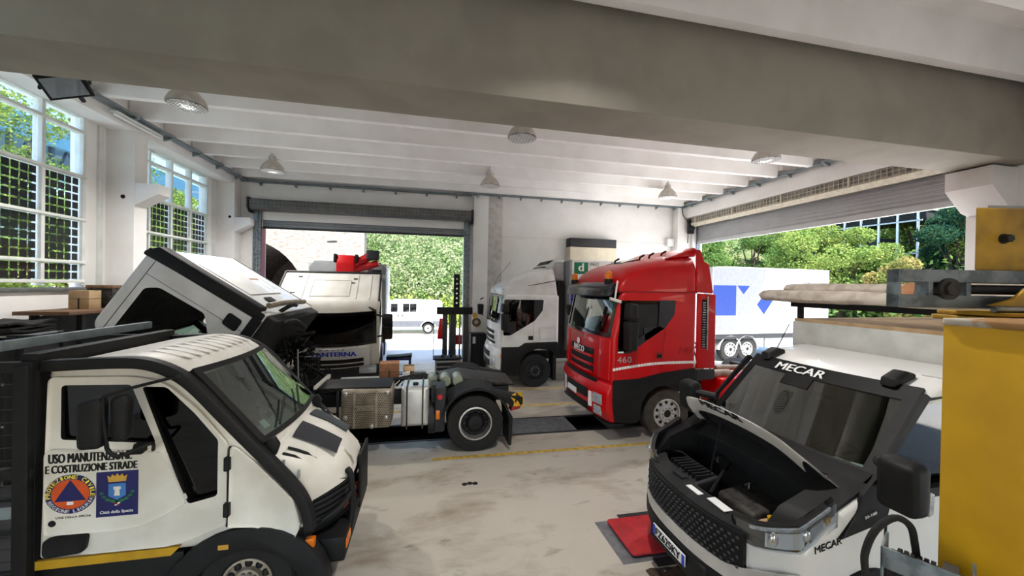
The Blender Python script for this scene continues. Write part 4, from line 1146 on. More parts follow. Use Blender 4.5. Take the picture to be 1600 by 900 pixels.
fr = MB()
for (y0, y1, a, b_, n_) in ((-.76, .76, -.03, .035, 10), (-.76, .76, .97, 1.03, 10), (-.77, -.70, 0, 1, 1), (.70, .77, 0, 1, 1)): fr.patch(scr(.012, y0, y1, a, b_), n_, 4, (-.02, 0, -.02))
fr.build('screen_rubber', M['black_plastic'], cab)
for s in (-1, 1):
    for nm, w_ in (('side_window', winr), ('quarter_window', winq)):
        MB().prism(w_, s * .775, s * .769).build(nm, G['dark'], cab, smooth=0)
    # door skin, its frame and the pressed lower edge
    door = [(.04, .80), (.04, 2.24), (.63, 2.23), (.86, 2.17), (1.10, 1.94), (1.345, 1.62), (1.345, .92), (1.07, .82), (.9, .79)]
    MB().slab(rnd(door, [.03, .05, .1, .12, .05, .05, .03, .1, .02]), s * .800, s * .845, r=.015, n=2, deform=lambda x, y, z: (x, y * (1 - .07 * max(0, z - 1.6) / .8), z)).build('door', M['white_dull'], cab,
        cut=[(MB().prism(winr, -1, 1), M['black_plastic']), (MB().prism(winq, -1, 1), M['black_plastic'])])
    MB().slab(rnd([(.06, .98), (.06, 1.66), (.86, 1.60), (1.05, 1.14), (.70, .97)], [.05, .05, .03, .05, .2]), s * .835, s * .856, r=.012, n=3).build('door_pressing', M['white_dull'], cab)
    MB().prism([(-.01, .705), (.93, .705), (1.0, .775), (-.01, .775)], s * .826, s * .852).build('yellow_stripe', M['stripe_yellow'], cab)
    MB().slab(rnd([(.055, .80), (.34, .82), (.355, .96), (.30, .975), (.06, .955)], .05), s * .845, s * .864, r=.008).build('lower_handle', M['black_plastic'], cab)
    MB().ribbon([(1.36, 1.60), (1.352, 1.3), (1.345, .90)], .012, s * .83, s * .85).build('hinge_seam', M['black_plastic'], cab)
    for z in (1.46, 1.06): MB().slab(rnd([(1.33, z - .06), (1.375, z - .06), (1.375, z + .06), (1.33, z + .06)], .01), s * .835, s * .87, r=.01).build('hinge', M['black_plastic'], cab)
    MB().cyl((.11, s * .84, 1.07), (.11, s * .858, 1.07), .026, n=16).build('lock', M['black_plastic'], cab)
    MB().slab(rnd([(.66, 1.60), (.74, 1.60), (.74, 1.68), (.68, 1.69)], .01), s * .84, s * .88, r=.01).build('door_latch', M['black_plastic'], cab)
    # black rubber band over the roof edge and down the pillar
    MB().ribbon(smooth_path([(-.02, 2.33), (.45, 2.345), (.70, 2.33), (.90, 2.25), (1.06, 2.12), (1.28, 1.86), (1.50, 1.60), (1.64, 1.44), (1.80, 1.25), (1.92, 1.08), (1.98, .92), (2.0, .76)]), .09, s * .735, s * .835).build('pillar_band', M['black_plastic'], cab, smooth=60, bevel=.012)
    fe = [(1.36, .90), (1.37, 1.60), (1.42, 1.58), (1.56, 1.44), (1.87, 1.08), (1.93, .84), (1.90, .75), (1.83, .75), (1.72, .83), (1.56, .88)]
    MB().slab(rnd(fe, .02), s * .76, s * .842, r=.02, n=2).build('front_wing', M['white_dull'], cab)
    ar = [(1.50 + .70 * math.cos(a), .16 + .72 * math.sin(a)) for a in [R(10 + 165 * k / 18) for k in range(19)]]
    ai = [(1.50 + .48 * math.cos(a), .16 + .52 * math.sin(a)) for a in [R(175 - 165 * k / 18) for k in range(19)]]
    MB().prism(ar + ai, s * .70, s * .865).build('wheel_arch', M['black_plastic'], cab, bevel=.015)
    MB().box(1.29, 1.37, s * .866 - .003, s * .866 + .003, .715, .755).build('data_plate', M['gold'], cab)
    MB().box(1.97, 2.05, s * .80 - .03, s * .80 + .03, .62, .70).build('side_indicator', M['amber'], cab, bevel=.01)
MB().box(-.02, 1.0, -.80, .80, .28, .70).build('sill', M['black_plastic'], cab, bevel=.02)
rb = MB()
for k in range(9): rb.slab(rnd([(.06, 2.32), (.62, 2.385), (.92, 2.325), (.92, 2.337), (.62, 2.4095), (.06, 2.338)], .004), -.56 + k * .14, -.51 + k * .14, r=.004, n=2)
rb.build('roof_ribs', M['white_dull'], cab)
# bonnet
def hood_sec(x, w_, zt, zb, crest):
    return [(x, -w_, zb), (x, -w_, zt - .16), (x, -w_ + .04, zt - .07), (x, -.36 * w_ / .78, zt + crest * .4), (x, -.20, zt + crest), (x, .20, zt + crest), (x, .36 * w_ / .78, zt + crest * .4), (x, w_ - .04, zt - .07), (x, w_, zt - .16), (x, w_, zb)]
secs = [hood_sec(1.62, .76, 1.53, .74, .05), hood_sec(1.75, .74, 1.47, .74, .06), hood_sec(1.88, .70, 1.40, .74, .07), hood_sec(1.93, .68, 1.375, .74, .07), hood_sec(1.97, .64, 1.35, .95, .07), hood_sec(2.08, .53, 1.275, .97, .07), hood_sec(2.17, .42, 1.20, .985, .065), hood_sec(2.24, .30, 1.13, .995, .05), hood_sec(2.27, .20, 1.07, 1.0, .03)]
bonnet = MB().loft(secs).build('bonnet', M['white_dull'], t, smooth=50)
mouth = [(1.80, .66), (1.95, .60), (2.06, .50), (2.14, .39), (2.20, .28), (2.225, .18)]
def jaw(k, z0, z1): return MB().loft([[(x + k, -y - k, z0), (x + k, -y - k, z1), (x + k, y + k, z1), (x + k, y + k, z0)] for x, y in mouth])
jaw(0, .60, 1.02).build('grille', M['black_plastic'], bonnet, smooth=0)
for k in range(6): jaw(.012, .66 + k * .055, .685 + k * .055).build('grille_bar', M['dark_grey'], bonnet, smooth=0)
for s in (-1, 1):
    MB().patch(lambda u, v: (1.73 + .40 * u, s * (.12 + .30 * v - .05 * u * v), 1.545 - .185 * u - .035 * u * u - .045 * v * v), 4, 3, (0, 0, .012)).build('grip_panel', M['anthracite'], bonnet)
    for k in range(2):
        MB().patch(lambda u, v: (1.72 + .02 * k + .30 * u, s * (.645 - .075 * k + v * (.025 + .02 * u) - .13 * u), 1.425 + .022 * k - .155 * u - .06 * u * u), 4, 1, (0, 0, .018)).build('louver', M['black_plastic'], bonnet)
    for x in (1.74, 1.87): MB().box(x, x + .02, s * .73 - .015, s * .73 + .015, 1.33 - (x - 1.74) * .8, 1.40 - (x - 1.74) * .8).build('clip', M['grey_body'], bonnet)
    MB().slab(rnd([(1.60, 1.46), (1.68, 1.44), (1.71, 1.54), (1.66, 1.62), (1.60, 1.58)], .02), s * .70 - .03, s * .70 + .03, r=.012).build('screen_bracket', M['black_plastic'], bonnet)
for y0, y1 in ((-.62, -.1), (.0, .52)):
    MB().tube([scr(.04)(.5 + y0 * .55, .98), scr(.05)(.5 + y1 * .55, .72)], .011, n=5).build('wiper', M['black_plastic'], cab)
tag_ = MB().patch(scr(-.01, -.6, -.52, .8, .9), 1, 1, (.002, 0, .002)).build('screen_sticker', M['white_plain'], cab)
seat(cab, .45, -.40, .95, M['dark_grey'], -1); seat(cab, .45, .40, .95, M['dark_grey'], -1)
steering(cab, 1.12, .38, 1.50, -1, .2)
MB().slab(rnd([(1.2, .8), (1.2, 1.45), (1.62, 1.52), (1.64, .8)], .06), -.74, .74, r=.04).build('dashboard', M['lining_grey'], cab)
# bumper, bull bar and winch
b = MB()
for y in (-.34, .34): b.tube([(1.95, y * 1.25, .30), (2.20, y * 1.2, .34), (2.28, y, .62), (2.27, y, 1.0), (2.22, y * .9, 1.08)], .033, n=10, sub=4)
b.tube([(2.28, -.34, .62), (2.29, .34, .62)], .033, n=10).tube([(2.22, -.45, .40), (2.23, .45, .40)], .033, n=10)
b.tube([(2.05, -.58, .72), (2.20, -.52, .80), (2.27, -.34, .86)], .03, n=8, sub=4).tube([(2.05, .58, .72), (2.20, .52, .80), (2.27, .34, .86)], .03, n=8, sub=4)
b.build('bull_bar', M['black_plastic'], t)
MB().box(2.29, 2.32, -.06, .44, .52, 1.12).build('front_plate', M['black_plastic'], t, bevel=.01)
MB().box(1.95, 2.28, -.66, .66, .34, .58).build('bumper', M['black_plastic'], t, bevel=.03)
b = MB()
for k in range(7):
    y = -.34 + k * .11; b.tube([(2.2, y, .70), (2.27, y + .03, .78), (2.25, y + .08, .70), (2.28, y + .1, .64)], .014, n=6, sub=3)
b.build('winch_cable', mat('winch_orange', (150, 52, 30), .6, c2=(40, 34, 32), scale=20, amt=.9), t)
for s in (-1, 1):
    MB().slab(rnd([(2.24, .44), (2.29, .44), (2.29, .53), (2.24, .53)], .01), s * .52 - .10, s * .52 + .10, r=.01).build('front_indicator', M['amber'], t)
for s in (-1, 1): wheel(t, 1.50, s * .70, .38, .38, .26, s, M['rubber'], M['alu_dirty'], rr=.52)
for s in (-1, 1): wheel(t, -1.1, s * .70, .38, .38, .26, s, M['rubber'], M['alu_dirty'], rr=.52)
chassis(t, -1.9, 2.1, .34, .42, .60)
# big double mirrors
for s in (-1, 1):
    mi = MB().slab(rnd([(.47, 1.75), (.62, 1.75), (.63, 2.10), (.60, 2.15), (.46, 2.10)], .04), s * 1.10 - .05, s * 1.10 + .05, r=.03).build('mirror', M['black_plastic'], t)
    MB().slab(rnd([(.66, 1.78), (.76, 1.79), (.77, 2.10), (.72, 2.16), (.65, 2.12)], .04), s * 1.06 - .05, s * 1.06 + .05, r=.03).build('wide_mirror', M['black_plastic'], mi)
    MB().tube([(.64, s * 1.10, 1.74), (.62, s * 1.12, 2.08), (.66, s * 1.09, 2.16), (.94, s * .82, 2.22)], .014, n=6, sub=4).tube([(.64, s * 1.10, 1.74), (.70, s * 1.08, 1.67), (.84, s * .96, 1.71), (.80, s * .86, 1.62)], .014, n=6, sub=4).sphere((.95, s * .82, 2.22), .035).build('mirror_arm', M['black_plastic'], mi)
# writing and emblems on the near door
Y0 = -.8575
text('USO MANUTENZIONE', .56, .075, M['black_plastic'], cab, (.085, Y0, 1.555), NEAR, bold=.1, ext=.002)
text('E COSTRUZIONE STRADE', .62, .063, M['black_plastic'], cab, (.065, Y0 - .001, 1.475), NEAR, bold=.1, ext=.002)
def disc(name, c, r0, r1, m, par, y, ry=1., n=40):
    b = MB(); vs = []; fs = []
    for k in range(n):
        a = 2 * PI * k / n
        for r_ in (r0, r1): vs.append((c[0] + r_ * math.cos(a), y, c[1] + r_ * ry * math.sin(a)))
    for k in range(n): fs.append((2 * k, 2 * k + 1, 2 * ((k + 1) % n) + 1, 2 * ((k + 1) % n)))
    return b.add(vs, fs).build(name, m, par, smooth=0, recalc=False)
ec = (.232, 1.30)
em = disc('round_emblem', ec, .001, .17, M['blue_navy'], cab, Y0 - .001, .94)
disc('emblem_field', ec, .001, .128, M['orange'], em, Y0 - .002, .94)
MB().prism([(ec[0] - .105, 1.245), (ec[0] + .105, 1.245), (ec[0], 1.415)], Y0 - .004, Y0 - .003).build('emblem_triangle', M['blue_navy'], em, smooth=0)
MB().box(ec[0] - .022, ec[0] + .022, Y0 - .005, Y0 - .004, 1.215, 1.24).build('emblem_tag', M['white_plain'], em)
def arc_text(s, c, r, a0, a1, h, m, par, y, flip=False):
    for i, ch in enumerate(s):
        if ch == ' ': continue
        a = R(a0 + (a1 - a0) * i / (len(s) - 1)); w_ = h * (.4 if ch == 'I' else .85)
        rot = a - PI / 2 + (PI if flip else 0)
        u = Vector((math.cos(rot), 0, math.sin(rot))); v = Vector((-math.sin(rot), 0, math.cos(rot)))
        p = Vector((c[0] + r * math.cos(a), y, c[1] + r * .94 * math.sin(a))) - u * w_ / 2 - v * h / 2
        o = text(ch, w_, h, m, par, (0, 0, 0), (0, 0, 0), bold=.08, ext=.001)
        o.matrix_basis = Matrix(((u.x, v.x, 0, p.x), (0, 0, -1, p.y), (u.z, v.z, 0, p.z), (0, 0, 0, 1)))
arc_text('PROTEZIONE CIVILE', ec, .149, 186, -8, .030, M['yellow_letter'], em, Y0 - .003)
arc_text('REGIONE LIGURIA', ec, .149, 205, 340, .026, M['grey_light'], em, Y0 - .003, True)
text('UNE DELLA SPEZIA', .235, .016, M['black_plastic'], cab, (.135, Y0, 1.105), NEAR, ext=.001)
pl = MB().box(.405, .695, Y0 - .002, Y0 + .004, 1.09, 1.46).build('blue_emblem', M['blue_navy'], cab)
yy = Y0 - .004
def pp(name, poly, m, y=yy): return MB().prism(poly, y, y + .001).build(name, m, pl, smooth=0)
pp('shield', [(.49, 1.36), (.61, 1.36), (.61, 1.26), (.55, 1.225), (.49, 1.26)], M['blue_light'])
pp('crown', [(.49, 1.375), (.61, 1.375), (.62, 1.43), (.595, 1.415), (.585, 1.44), (.565, 1.42), (.55, 1.445), (.535, 1.42), (.515, 1.44), (.505, 1.415), (.48, 1.43)], M['gold'])
pp('tower', [(.53, 1.26), (.57, 1.26), (.565, 1.31), (.575, 1.31), (.575, 1.335), (.525, 1.335), (.525, 1.31), (.535, 1.31)], M['white_dull'], yy - .001)
for s in (-1, 1):
    for k in range(7):
        a = R(200 + 17 * k) if s < 0 else R(-20 - 17 * k)
        c = (.55 + .115 * math.cos(a), 1.32 + .11 * math.sin(a))
        pp('wreath_leaf', [(c[0] - .018, c[1]), (c[0], c[1] - .01), (c[0] + .018, c[1] + .004), (c[0], c[1] + .016)], M['green_leafy'], yy - .0003 * k)
pp('ribbon', [(.53, 1.18), (.545, 1.178), (.575, 1.20), (.56, 1.205)], M['white_plain']); pp('ribbon', [(.57, 1.178), (.555, 1.18), (.525, 1.20), (.54, 1.206)], M['tail_red'])
text('Città della Spezia', .23, .03, M['white_plain'], pl, (.433, yy, 1.11), NEAR, ext=.001)
# load bed frame behind the cab
for y in (-.86, .86):
    bed = MB()
    for x in (-.06, -.42, -1.6): bed.box(x - .05, x + .05, y - .05, y + .05, .55, 2.36)
    for z in (2.34, 1.5, .62): bed.box(-1.65, 0, y - .03, y + .03, z - .04, z + .04)
    bed.build('bed_frame', M['black_plastic'], t, bevel=.006)
MB().box(-.12, .0, -.84, .84, 2.30, 2.44).build('roll_bar', M['black_plastic'], t, bevel=.02)
for s in (-1, 1): MB().box(-.13, .0, s * .795 - .065, s * .795 + .065, .60, 2.38).build('cab_rear_pillar', M['black_plastic'], t, bevel=.02)
MB().box(-.40, -.34, -.72, 1.0, 2.44, 2.52).build('ladder_rail', M['tray_metal'], t, bevel=.004)
MB().box(-1.6, -.1, -.8, .8, .62, .70).build('bed_floor', M['dark_grey'], t)
b = MB()
for k in range(14): b.box(-1.55 + k * .11, -1.545 + k * .11, -.86, -.855, .7, 2.3)
for k in range(16): b.box(-1.6, -.1, -.862, -.857, .7 + k * .1, .706 + k * .1)
b.build('wire_mesh', M['dark_grey'], t)
MB().box(-1.62, -.1, -.90, -.87, 1.16, 1.24).build('side_board', M['tray_metal'], t)
# ------------------------------------------------------------------ white light truck with its bonnet up (points to -x)
t = thing('light_truck', 'white light truck with raised bonnet and black windscreen band, nearest on the right', 'truck', (2.52, 3.38, 0))
hw = 1.0
def shape(x, y, z):
    k = max(0, z - 1.25)
    f = max(0., 1 - max(x, 0) / 1.2)
    return (x + .34 * f * (abs(y) / hw) ** 2.6 - .05 * f + (.10 * (abs(y) / hw) ** 2 * min(1, k / .5) if x < 1.9 else 0), y * (1 - .085 * k), z)
# lower front with the open engine bay
fp = rnd([(.06, .50), (-.02, .72), (.02, 1.03), (.26, 1.24), (.86, 1.46), (1.05, 1.46), (1.05, .50)], [.02, .08, .06, .15, .05, .02, .02])
bay = MB().slab(rnd([(.10, .62), (.10, .97), (.0, 1.0), (.0, 1.6), (.86, 1.6), (.86, .62)], .02), -.80, .80, r=.10, mid=6, deform=lambda x, y, z: (x + .26 * max(0, 1 - x) * (abs(y)) ** 2.4, y, z))
arch = MB().cyl((.92, -1.2, .36), (.92, 1.2, .36), .44, n=32)
front = MB().slab(fp, -hw, hw, r=.05, mid=12, deform=shape).build('front_body', M['white_paint'], t, cut=[(bay, M['hood_liner']), (arch, M['black_plastic'])])
# cab
cp = [(.86, .50), (.86, 1.36), (1.0, 1.52), (1.58, 2.18), (1.85, 2.30), (2.48, 2.34), (2.48, .50)]
cr = [.02, .05, .05, .12, .2, .05, .02]
win = [(1.22, 1.52), (1.25, 1.72), (1.62, 2.10), (2.18, 2.14), (2.22, 1.42), (1.3, 1.40)]
inner = MB().prism(inset(rnd(cp, cr), .06), -hw + .14, hw - .14)
fa = Vector((1.0, 1.52)); fb = Vector((1.58, 2.18))
def scr(off, y0=-.9, y1=.9, a=0., b_=1.):
    def fn(u, v):
        q = fa.lerp(fb, a + (b_ - a) * v) + Vector((-.75, .66)) * off; y = y0 + (y1 - y0) * u
        return shape(q.x, y, q.y)
    return fn
cut = [(inner, M['lining_grey']), (MB().patch(scr(.25, -.86, .86, .04, .95), 10, 2, (.42, 0, -.36)), M['black_plastic']), (MB().prism(rnd(win, .05), -1.2, 1.2), M['black_plastic']), (arch, M['black_plastic'])]
cab = MB().slab(rnd(cp, cr), -hw, hw, r=.06, mid=12, deform=shape).build('cab', M['white_paint'], t, cut=cut)
MB().patch(scr(.006, -.88, .88, .0, 1.), 12, 3, (.004, 0, -.004)).build('windscreen', glass('screen_tint', (190, 206, 198), .18), cab)
fr = MB()
for (y0, y1, a, b_, n_) in ((-.92, .92, .87, 1.05, 12), (-.92, .92, -.10, .05, 12), (-.95, -.85, -.1, 1.05, 2), (.85, .95, -.1, 1.05, 2)): fr.patch(scr(.016, y0, y1, a, b_), n_, 2, (.02, 0, -.02))
band = fr.build('screen_band', M['black_plastic'], cab)
MB().patch(scr(.016, -.05, .30, .72, .88), 4, 2, (.01, 0, -.01)).build('sensor_patch', M['black_plastic'], cab)
# writing on the band follows the slope of the screen
sl = (fb - fa).normalized(); p = fa.lerp(fb, .885)
o = text('MECAR', .56, .095, M['white_plain'], cab, (0, 0, 0), (0, 0, 0), bold=.08, shear=.1)
p3 = Vector(shape(p.x - .035, .46, p.y + .028)); u = Vector((0, -1, 0)); v = Vector((sl.x, 0, sl.y)); w_ = u.cross(v)
o.matrix_basis = Matrix(((u.x, v.x, w_.x, p3.x), (u.y, v.y, w_.y, p3.y), (u.z, v.z, w_.z, p3.z), (0, 0, 0, 1)))
for s in (-1, 1):
    yo = lambda z: s * (hw * (1 - .085 * max(0, z - 1.25)) + .004)
    def sd(poly, name, m, th=.012):
        b = MB().prism(rnd(poly, .02), 0, 1); N = len(b.v) // 2
        b.v = [(x, yo(z) - s * (.02 if i < N else -th), z) for i, (x, y, z) in enumerate(b.v)]
        return b.build(name, m, cab, smooth=0)
    MB().prism(rnd(win, .05), s * .905, s * .899).build('side_window', G['side'], cab, smooth=0)
    sd([(.80, 1.30), (.86, 1.44), (1.02, 1.56), (1.60, 2.20), (1.66, 2.16), (1.20, 1.70), (1.16, 1.42), (1.08, 1.22), (.62, 1.12)], 'pillar_cover', M['black_plastic'])
    sd([(1.18, 1.36), (2.3, 1.36), (2.3, 1.43), (1.20, 1.43)], 'window_ledge', M['black_plastic'])
    MB().ribbon([(1.10, 1.22), (1.09, .95), (1.20, .62)], .012, s * .99, s * 1.006).build('door_groove', M['black_plastic'], cab)
    MB().ribbon([(1.62, 2.14), (2.2, 2.19), (2.27, 1.4), (2.27, .6)], .012, s * .90, s * .94).build('door_frame_groove', M['black_plastic'], cab)
    ar = [(.92 + .49 * math.cos(a), .36 + .49 * math.sin(a)) for a in [PI * k / 18 for k in range(19)]] + [(.92 + .43 * math.cos(a), .36 + .43 * math.sin(a)) for a in [PI - PI * k / 18 for k in range(19)]]
    MB().prism(ar, s * .94, s * 1.03).build('wheel_arch', M['black_plastic'], front, bevel=.01)
    # mirror on its arm
    mi = MB().slab(rnd([(.86, 1.42), (1.02, 1.42), (1.04, 1.78), (.98, 1.82), (.85, 1.79)], .05), s * 1.20 - .13, s * 1.20 + .13, r=.05).build('mirror', M['black_plastic'], t)
    MB().tube([(.96, s * 1.1, 1.68), (1.12, s * .93, 1.66)], .045, n=8).tube([(.96, s * 1.1, 1.54), (1.12, s * .95, 1.54)], .045, n=8).build('mirror_arm', M['black_plastic'], mi)
    MB().slab(rnd([(1.02, 1.43), (1.06, 1.45), (1.07, 1.60), (1.03, 1.61)], .01), s * 1.25 - .07, s * 1.25 + .07, r=.01).build('mirror_indicator', M['lamp_clear'], mi)
    # headlamp: dark bowl, bright reflectors, clear cover
    def hl(v0, v1, x0, x1, off=0.):
        def fn(a, b_):
            x = x0 + (x1 - x0) * a
            zt = 1.13 + .44 * x; zb = .95 + .33 * x + .14 * max(0, x - .25)
            z = zb + (zt - zb) * (v0 + (v1 - v0) * b_)
            f = max(0, min(1, (x + .02) / .28))
            y = .60 + .38 * f ** .55 if x < .26 else .98 + .02 * (x - .26)
            xx = x * .86 + .06
            return (xx, s * (y + off), z)
        return fn
    bow = MB().patch(hl(0, 1, -.02, .64, -.01), 12, 3, (.02, -s * .05, 0)).build('headlamp', M['black_gloss'], front, smooth=50)
    MB().patch(hl(.12, .72, .08, .30, .004), 6, 3, (.01, -s * .02, 0)).build('main_reflector', M['white_plain'], bow)
    for a_, r_ in ((.22, .062), (.52, .05)):
        q = hl(0, 1, -.02, .64, -.002)(a_, .48); MB().sphere(q, (r_ * .8, r_ * .45, r_), 16).build('projector_lens', M['chrome'], bow)
    MB().patch(hl(.10, .66, .36, .50, .004), 3, 3, (.0, -s * .02, 0)).build('side_reflector', M['chrome'], bow)
    MB().patch(hl(.78, .90, .02, .58, .004), 10, 1, (.0, -s * .02, 0)).build('daylight_strip', M['lamp_clear'], bow)
    MB().patch(hl(.2, .55, .53, .58, .004), 3, 3, (.0, -s * .02, 0)).build('indicator_bulb', M['gold'], bow)
    MB().patch(hl(0, 1, -.02, .64, .014), 12, 3, (.004, -s * .004, 0)).build('headlamp_cover', G['lens'], bow, smooth=60)
def nose(x, y0, y1, z0, z1, name, m, nu=14, nv=1, th=.03, zf=None):
    def fn(u, v):
        y = y0 + (y1 - y0) * u; dz = zf(y) if zf else 0
        q = shape(x, y, z0 + dz + (z1 - z0) * v); return q
    return MB().patch(fn, nu, nv, (th, 0, 0)).build(name, m, front)
gr = nose(-.045, -.70, .70, .70, 1.03, 'grille', M['black_plastic'], nv=4)
b = MB()
for j in range(7):
    for k in range(22):
        y = -.66 + k * .06 + (.03 if j % 2 else 0); z = .74 + j * .04
        q = shape(-.05, y, z); b.sphere((q[0], q[1], q[2]), (.012, .022, .014), n=6)
b.build('grille_texture', M['anthracite'], gr)
nose(-.06, -.99, .99, .60, .72, 'bumper_band', M['alu_clean'], zf=lambda y: .30 * max(0, abs(y) - .62) * 1.4, th=.06)
bump_ = MB().slab(rnd([(.02, .30), (-.06, .42), (-.06, .60), (.3, .60), (.3, .30)], .03), -.98, .98, r=.05, mid=12, deform=shape).build('bumper', M['black_plastic'], front)
MB().slab(rnd([(-.12, .34), (-.10, .56), (.1, .56), (.1, .34)], .03), -.42, .42, r=.03).build('bumper_step', M['black_plastic'], front)
pl = MB().box(-.135, -.122, -.20, .32, .42, .53).build('number_plate', M['white_plain'], front, bevel=.004)
MB().box(-.138, -.13, .28, .318, .425, .525).build('plate_band', M['blue'], pl); MB().box(-.138, -.13, -.198, -.16, .425, .525).build('plate_band', M['blue'], pl)
text('FZ625KY', .40, .075, M['black_plastic'], pl, (-.138, .265, .438), FRONT, bold=.06)
# top rail of the radiator frame with its stickers
for s in (-1, 1):
    def rim(u, v):
        x = .06 + .80 * u; z = 1.06 + (x - .06) * 1.0 if x < .26 else 1.255 + (x - .26) * .37
        q = shape(x, s * (.74 + .235 * v), z); return (q[0], q[1], z + .012)
    MB().patch(rim, 12, 1, (0, 0, -.05)).build('bay_seal', M['black_plastic'], front)
MB().patch(lambda u, v: (lambda q: (q[0], q[1], q[2] + .014))(shape(.83 + .18 * v, -.93 + 1.86 * u, 1.45 + .085 * v)), 16, 2, (0, 0, -.02)).build('screen_cowl', M['black_plastic'], front)
rl = MB().patch(lambda u, v: (lambda q: (q[0] - .02 + .20 * v, q[1], 1.045 + .035 * v))(shape(.0, -.80 + 1.60 * u, 1.0)), 16, 1, (0, 0, -.05)).build('radiator_rail', M['hood_liner'], front)
MB().box(.06, .15, -.46, -.24, 1.075, 1.082).build('sticker', M['white_plain'], rl); MB().box(.03, .10, -.16, .02, 1.066, 1.073).build('sticker', M['white_plain'], rl)
MB().box(.06, .14, .12, .28, 1.06, 1.10).box(.13, .19, .26, .33, 1.05, 1.09).build('bonnet_latch', M['dark_grey'], rl, bevel=.008)
# engine bay contents
en = MB().slab(rnd([(.20, .70), (.20, 1.02), (.50, 1.08), (.52, .70)], .03), .10, .62, r=.03).build('air_box', M['dark_grey'], front)
b = MB()
for k in range(8): b.box(.24, .48, .14 + k * .06, .155 + k * .06, 1.04, 1.085)
b.build('box_ribs', M['dark_grey'], en)
MB().slab(rnd([(.42, .65), (.40, .98), (.80, 1.04), (.82, .65)], .06), -.42, .05, r=.05).build('engine_cover', M['skin_engine'], front)
MB().tube([(.2, -.1, .92), (.22, -.32, .96), (.36, -.5, .94), (.55, -.52, .88)], .06, n=10, sub=4).build('intake_hose', M['hood_liner'], front)
MB().tube([(.3, .0, .98), (.5, .08, 1.12), (.7, .2, 1.16), (.8, .5, 1.12)], .016, n=6, sub=4).tube([(.26, .66, 1.0), (.34, .78, 1.06), (.5, .74, 1.06), (.56, .6, 1.0)], .012, n=6, sub=4).build('bay_hoses', M['black_plastic'], front)
tk = MB().lathe([(.78, .001), (.78, .07), (.90, .10), (1.0, .10), (1.03, .06), (1.03, .001)], (.42, -.60, .0), 'z', 20).build('fluid_tank', M['cardboard_pale'], front)
MB().cyl((.42, -.60, 1.03), (.42, -.60, 1.075), .035, n=12).build('yellow_cap', M['yellow_paint'], tk)
for (x, y, z) in ((.62, -.15, 1.06), (.68, .35, 1.10), (.60, -.55, 1.06)): MB().tube([(x, y, z), (x + .04, y + .03, z + .04), (x + .03, y + .08, z)], .014, n=6).build('bracket', M['steel'], front)
MB().box(.825, .85, -.84, .84, .6, 1.40).build('firewall', M['hood_liner'], front)
MB().patch(lambda u, v: (.70 + .18 * v, -.86 + 1.72 * u, 1.36 + .10 * v - .05 * (2 * u - 1) ** 2), 12, 1, (0, 0, -.03)).build('cowl', M['hood_liner'], front)
# bonnet held up, hinged in front of the screen
ang = R(41)
def bon(u, v, off=0.):
    y = (2 * u - 1); wv = .90 - .24 * v ** 1.5
    e = max(0, v - .70) / .30
    l_ = .80 * min(v, .70) + .15 * math.sin(e * PI / 2) - .10 * (abs(y) ** 3) * v
    cr_ = .07 * math.sin(v * PI * .5) * (1 - .5 * y * y) - .05 * y * y - .27 * (1 - math.cos(e * PI / 2)) - .15 * max(0, (abs(y) - .70) / .30) ** 2
    n_ = cr_ + off
    return (.86 - l_ * math.cos(ang) - n_ * math.sin(ang), y * wv, 1.42 + l_ * math.sin(ang) + n_ * math.cos(ang))
bo = MB().patch(lambda u, v: bon(u, v), 28, 22, (.018, 0, -.022)).build('bonnet', M['white_paint'], t, smooth=50)
MB().patch(lambda u, v: bon(.09 + .82 * u, .03 + .80 * v, -.035), 14, 12, (.008, 0, -.010)).build('bonnet_liner', M['hood_liner'], bo)
b = MB()
for k in range(5): b.patch(lambda u, v: bon(.18 + .16 * k + .03 * u, .15 + .7 * v, -.04), 1, 6, (.012, 0, -.016))
b.patch(lambda u, v: bon(.12 + .76 * u, .08 + .10 * v, -.045), 10, 1, (.012, 0, -.016))
b.build('liner_ribs', M['dark_grey'], bo)
MB().tube([(.40, .15, 1.02), bon(.58, .55, -.05)], .009, n=6).build('bonnet_stay', M['black_plastic'], bo)
c0 = Vector(bon(.5, .90)); w2 = (Vector(bon(.5, .90, .02)) - c0); tv = Vector(bon(.5, .86)) - Vector(bon(.5, .94))
u2 = Vector((0, -1, 0)); w2 = u2.cross(tv).normalized()
if w2.dot(Vector((-1, 0, 1))) < 0: w2 = -w2
v2 = w2.cross(u2); pz = c0 - u2 * .28 - v2 * .04 + w2 * .006
o = text('MECAR', .56, .08, M['black_plastic'], bo, (0, 0, 0), (0, 0, 0), bold=.1)
o.matrix_basis = Matrix(((u2.x, v2.x, w2.x, pz.x), (u2.y, v2.y, w2.y, pz.y), (u2.z, v2.z, w2.z, pz.z), (0, 0, 0, 1)))
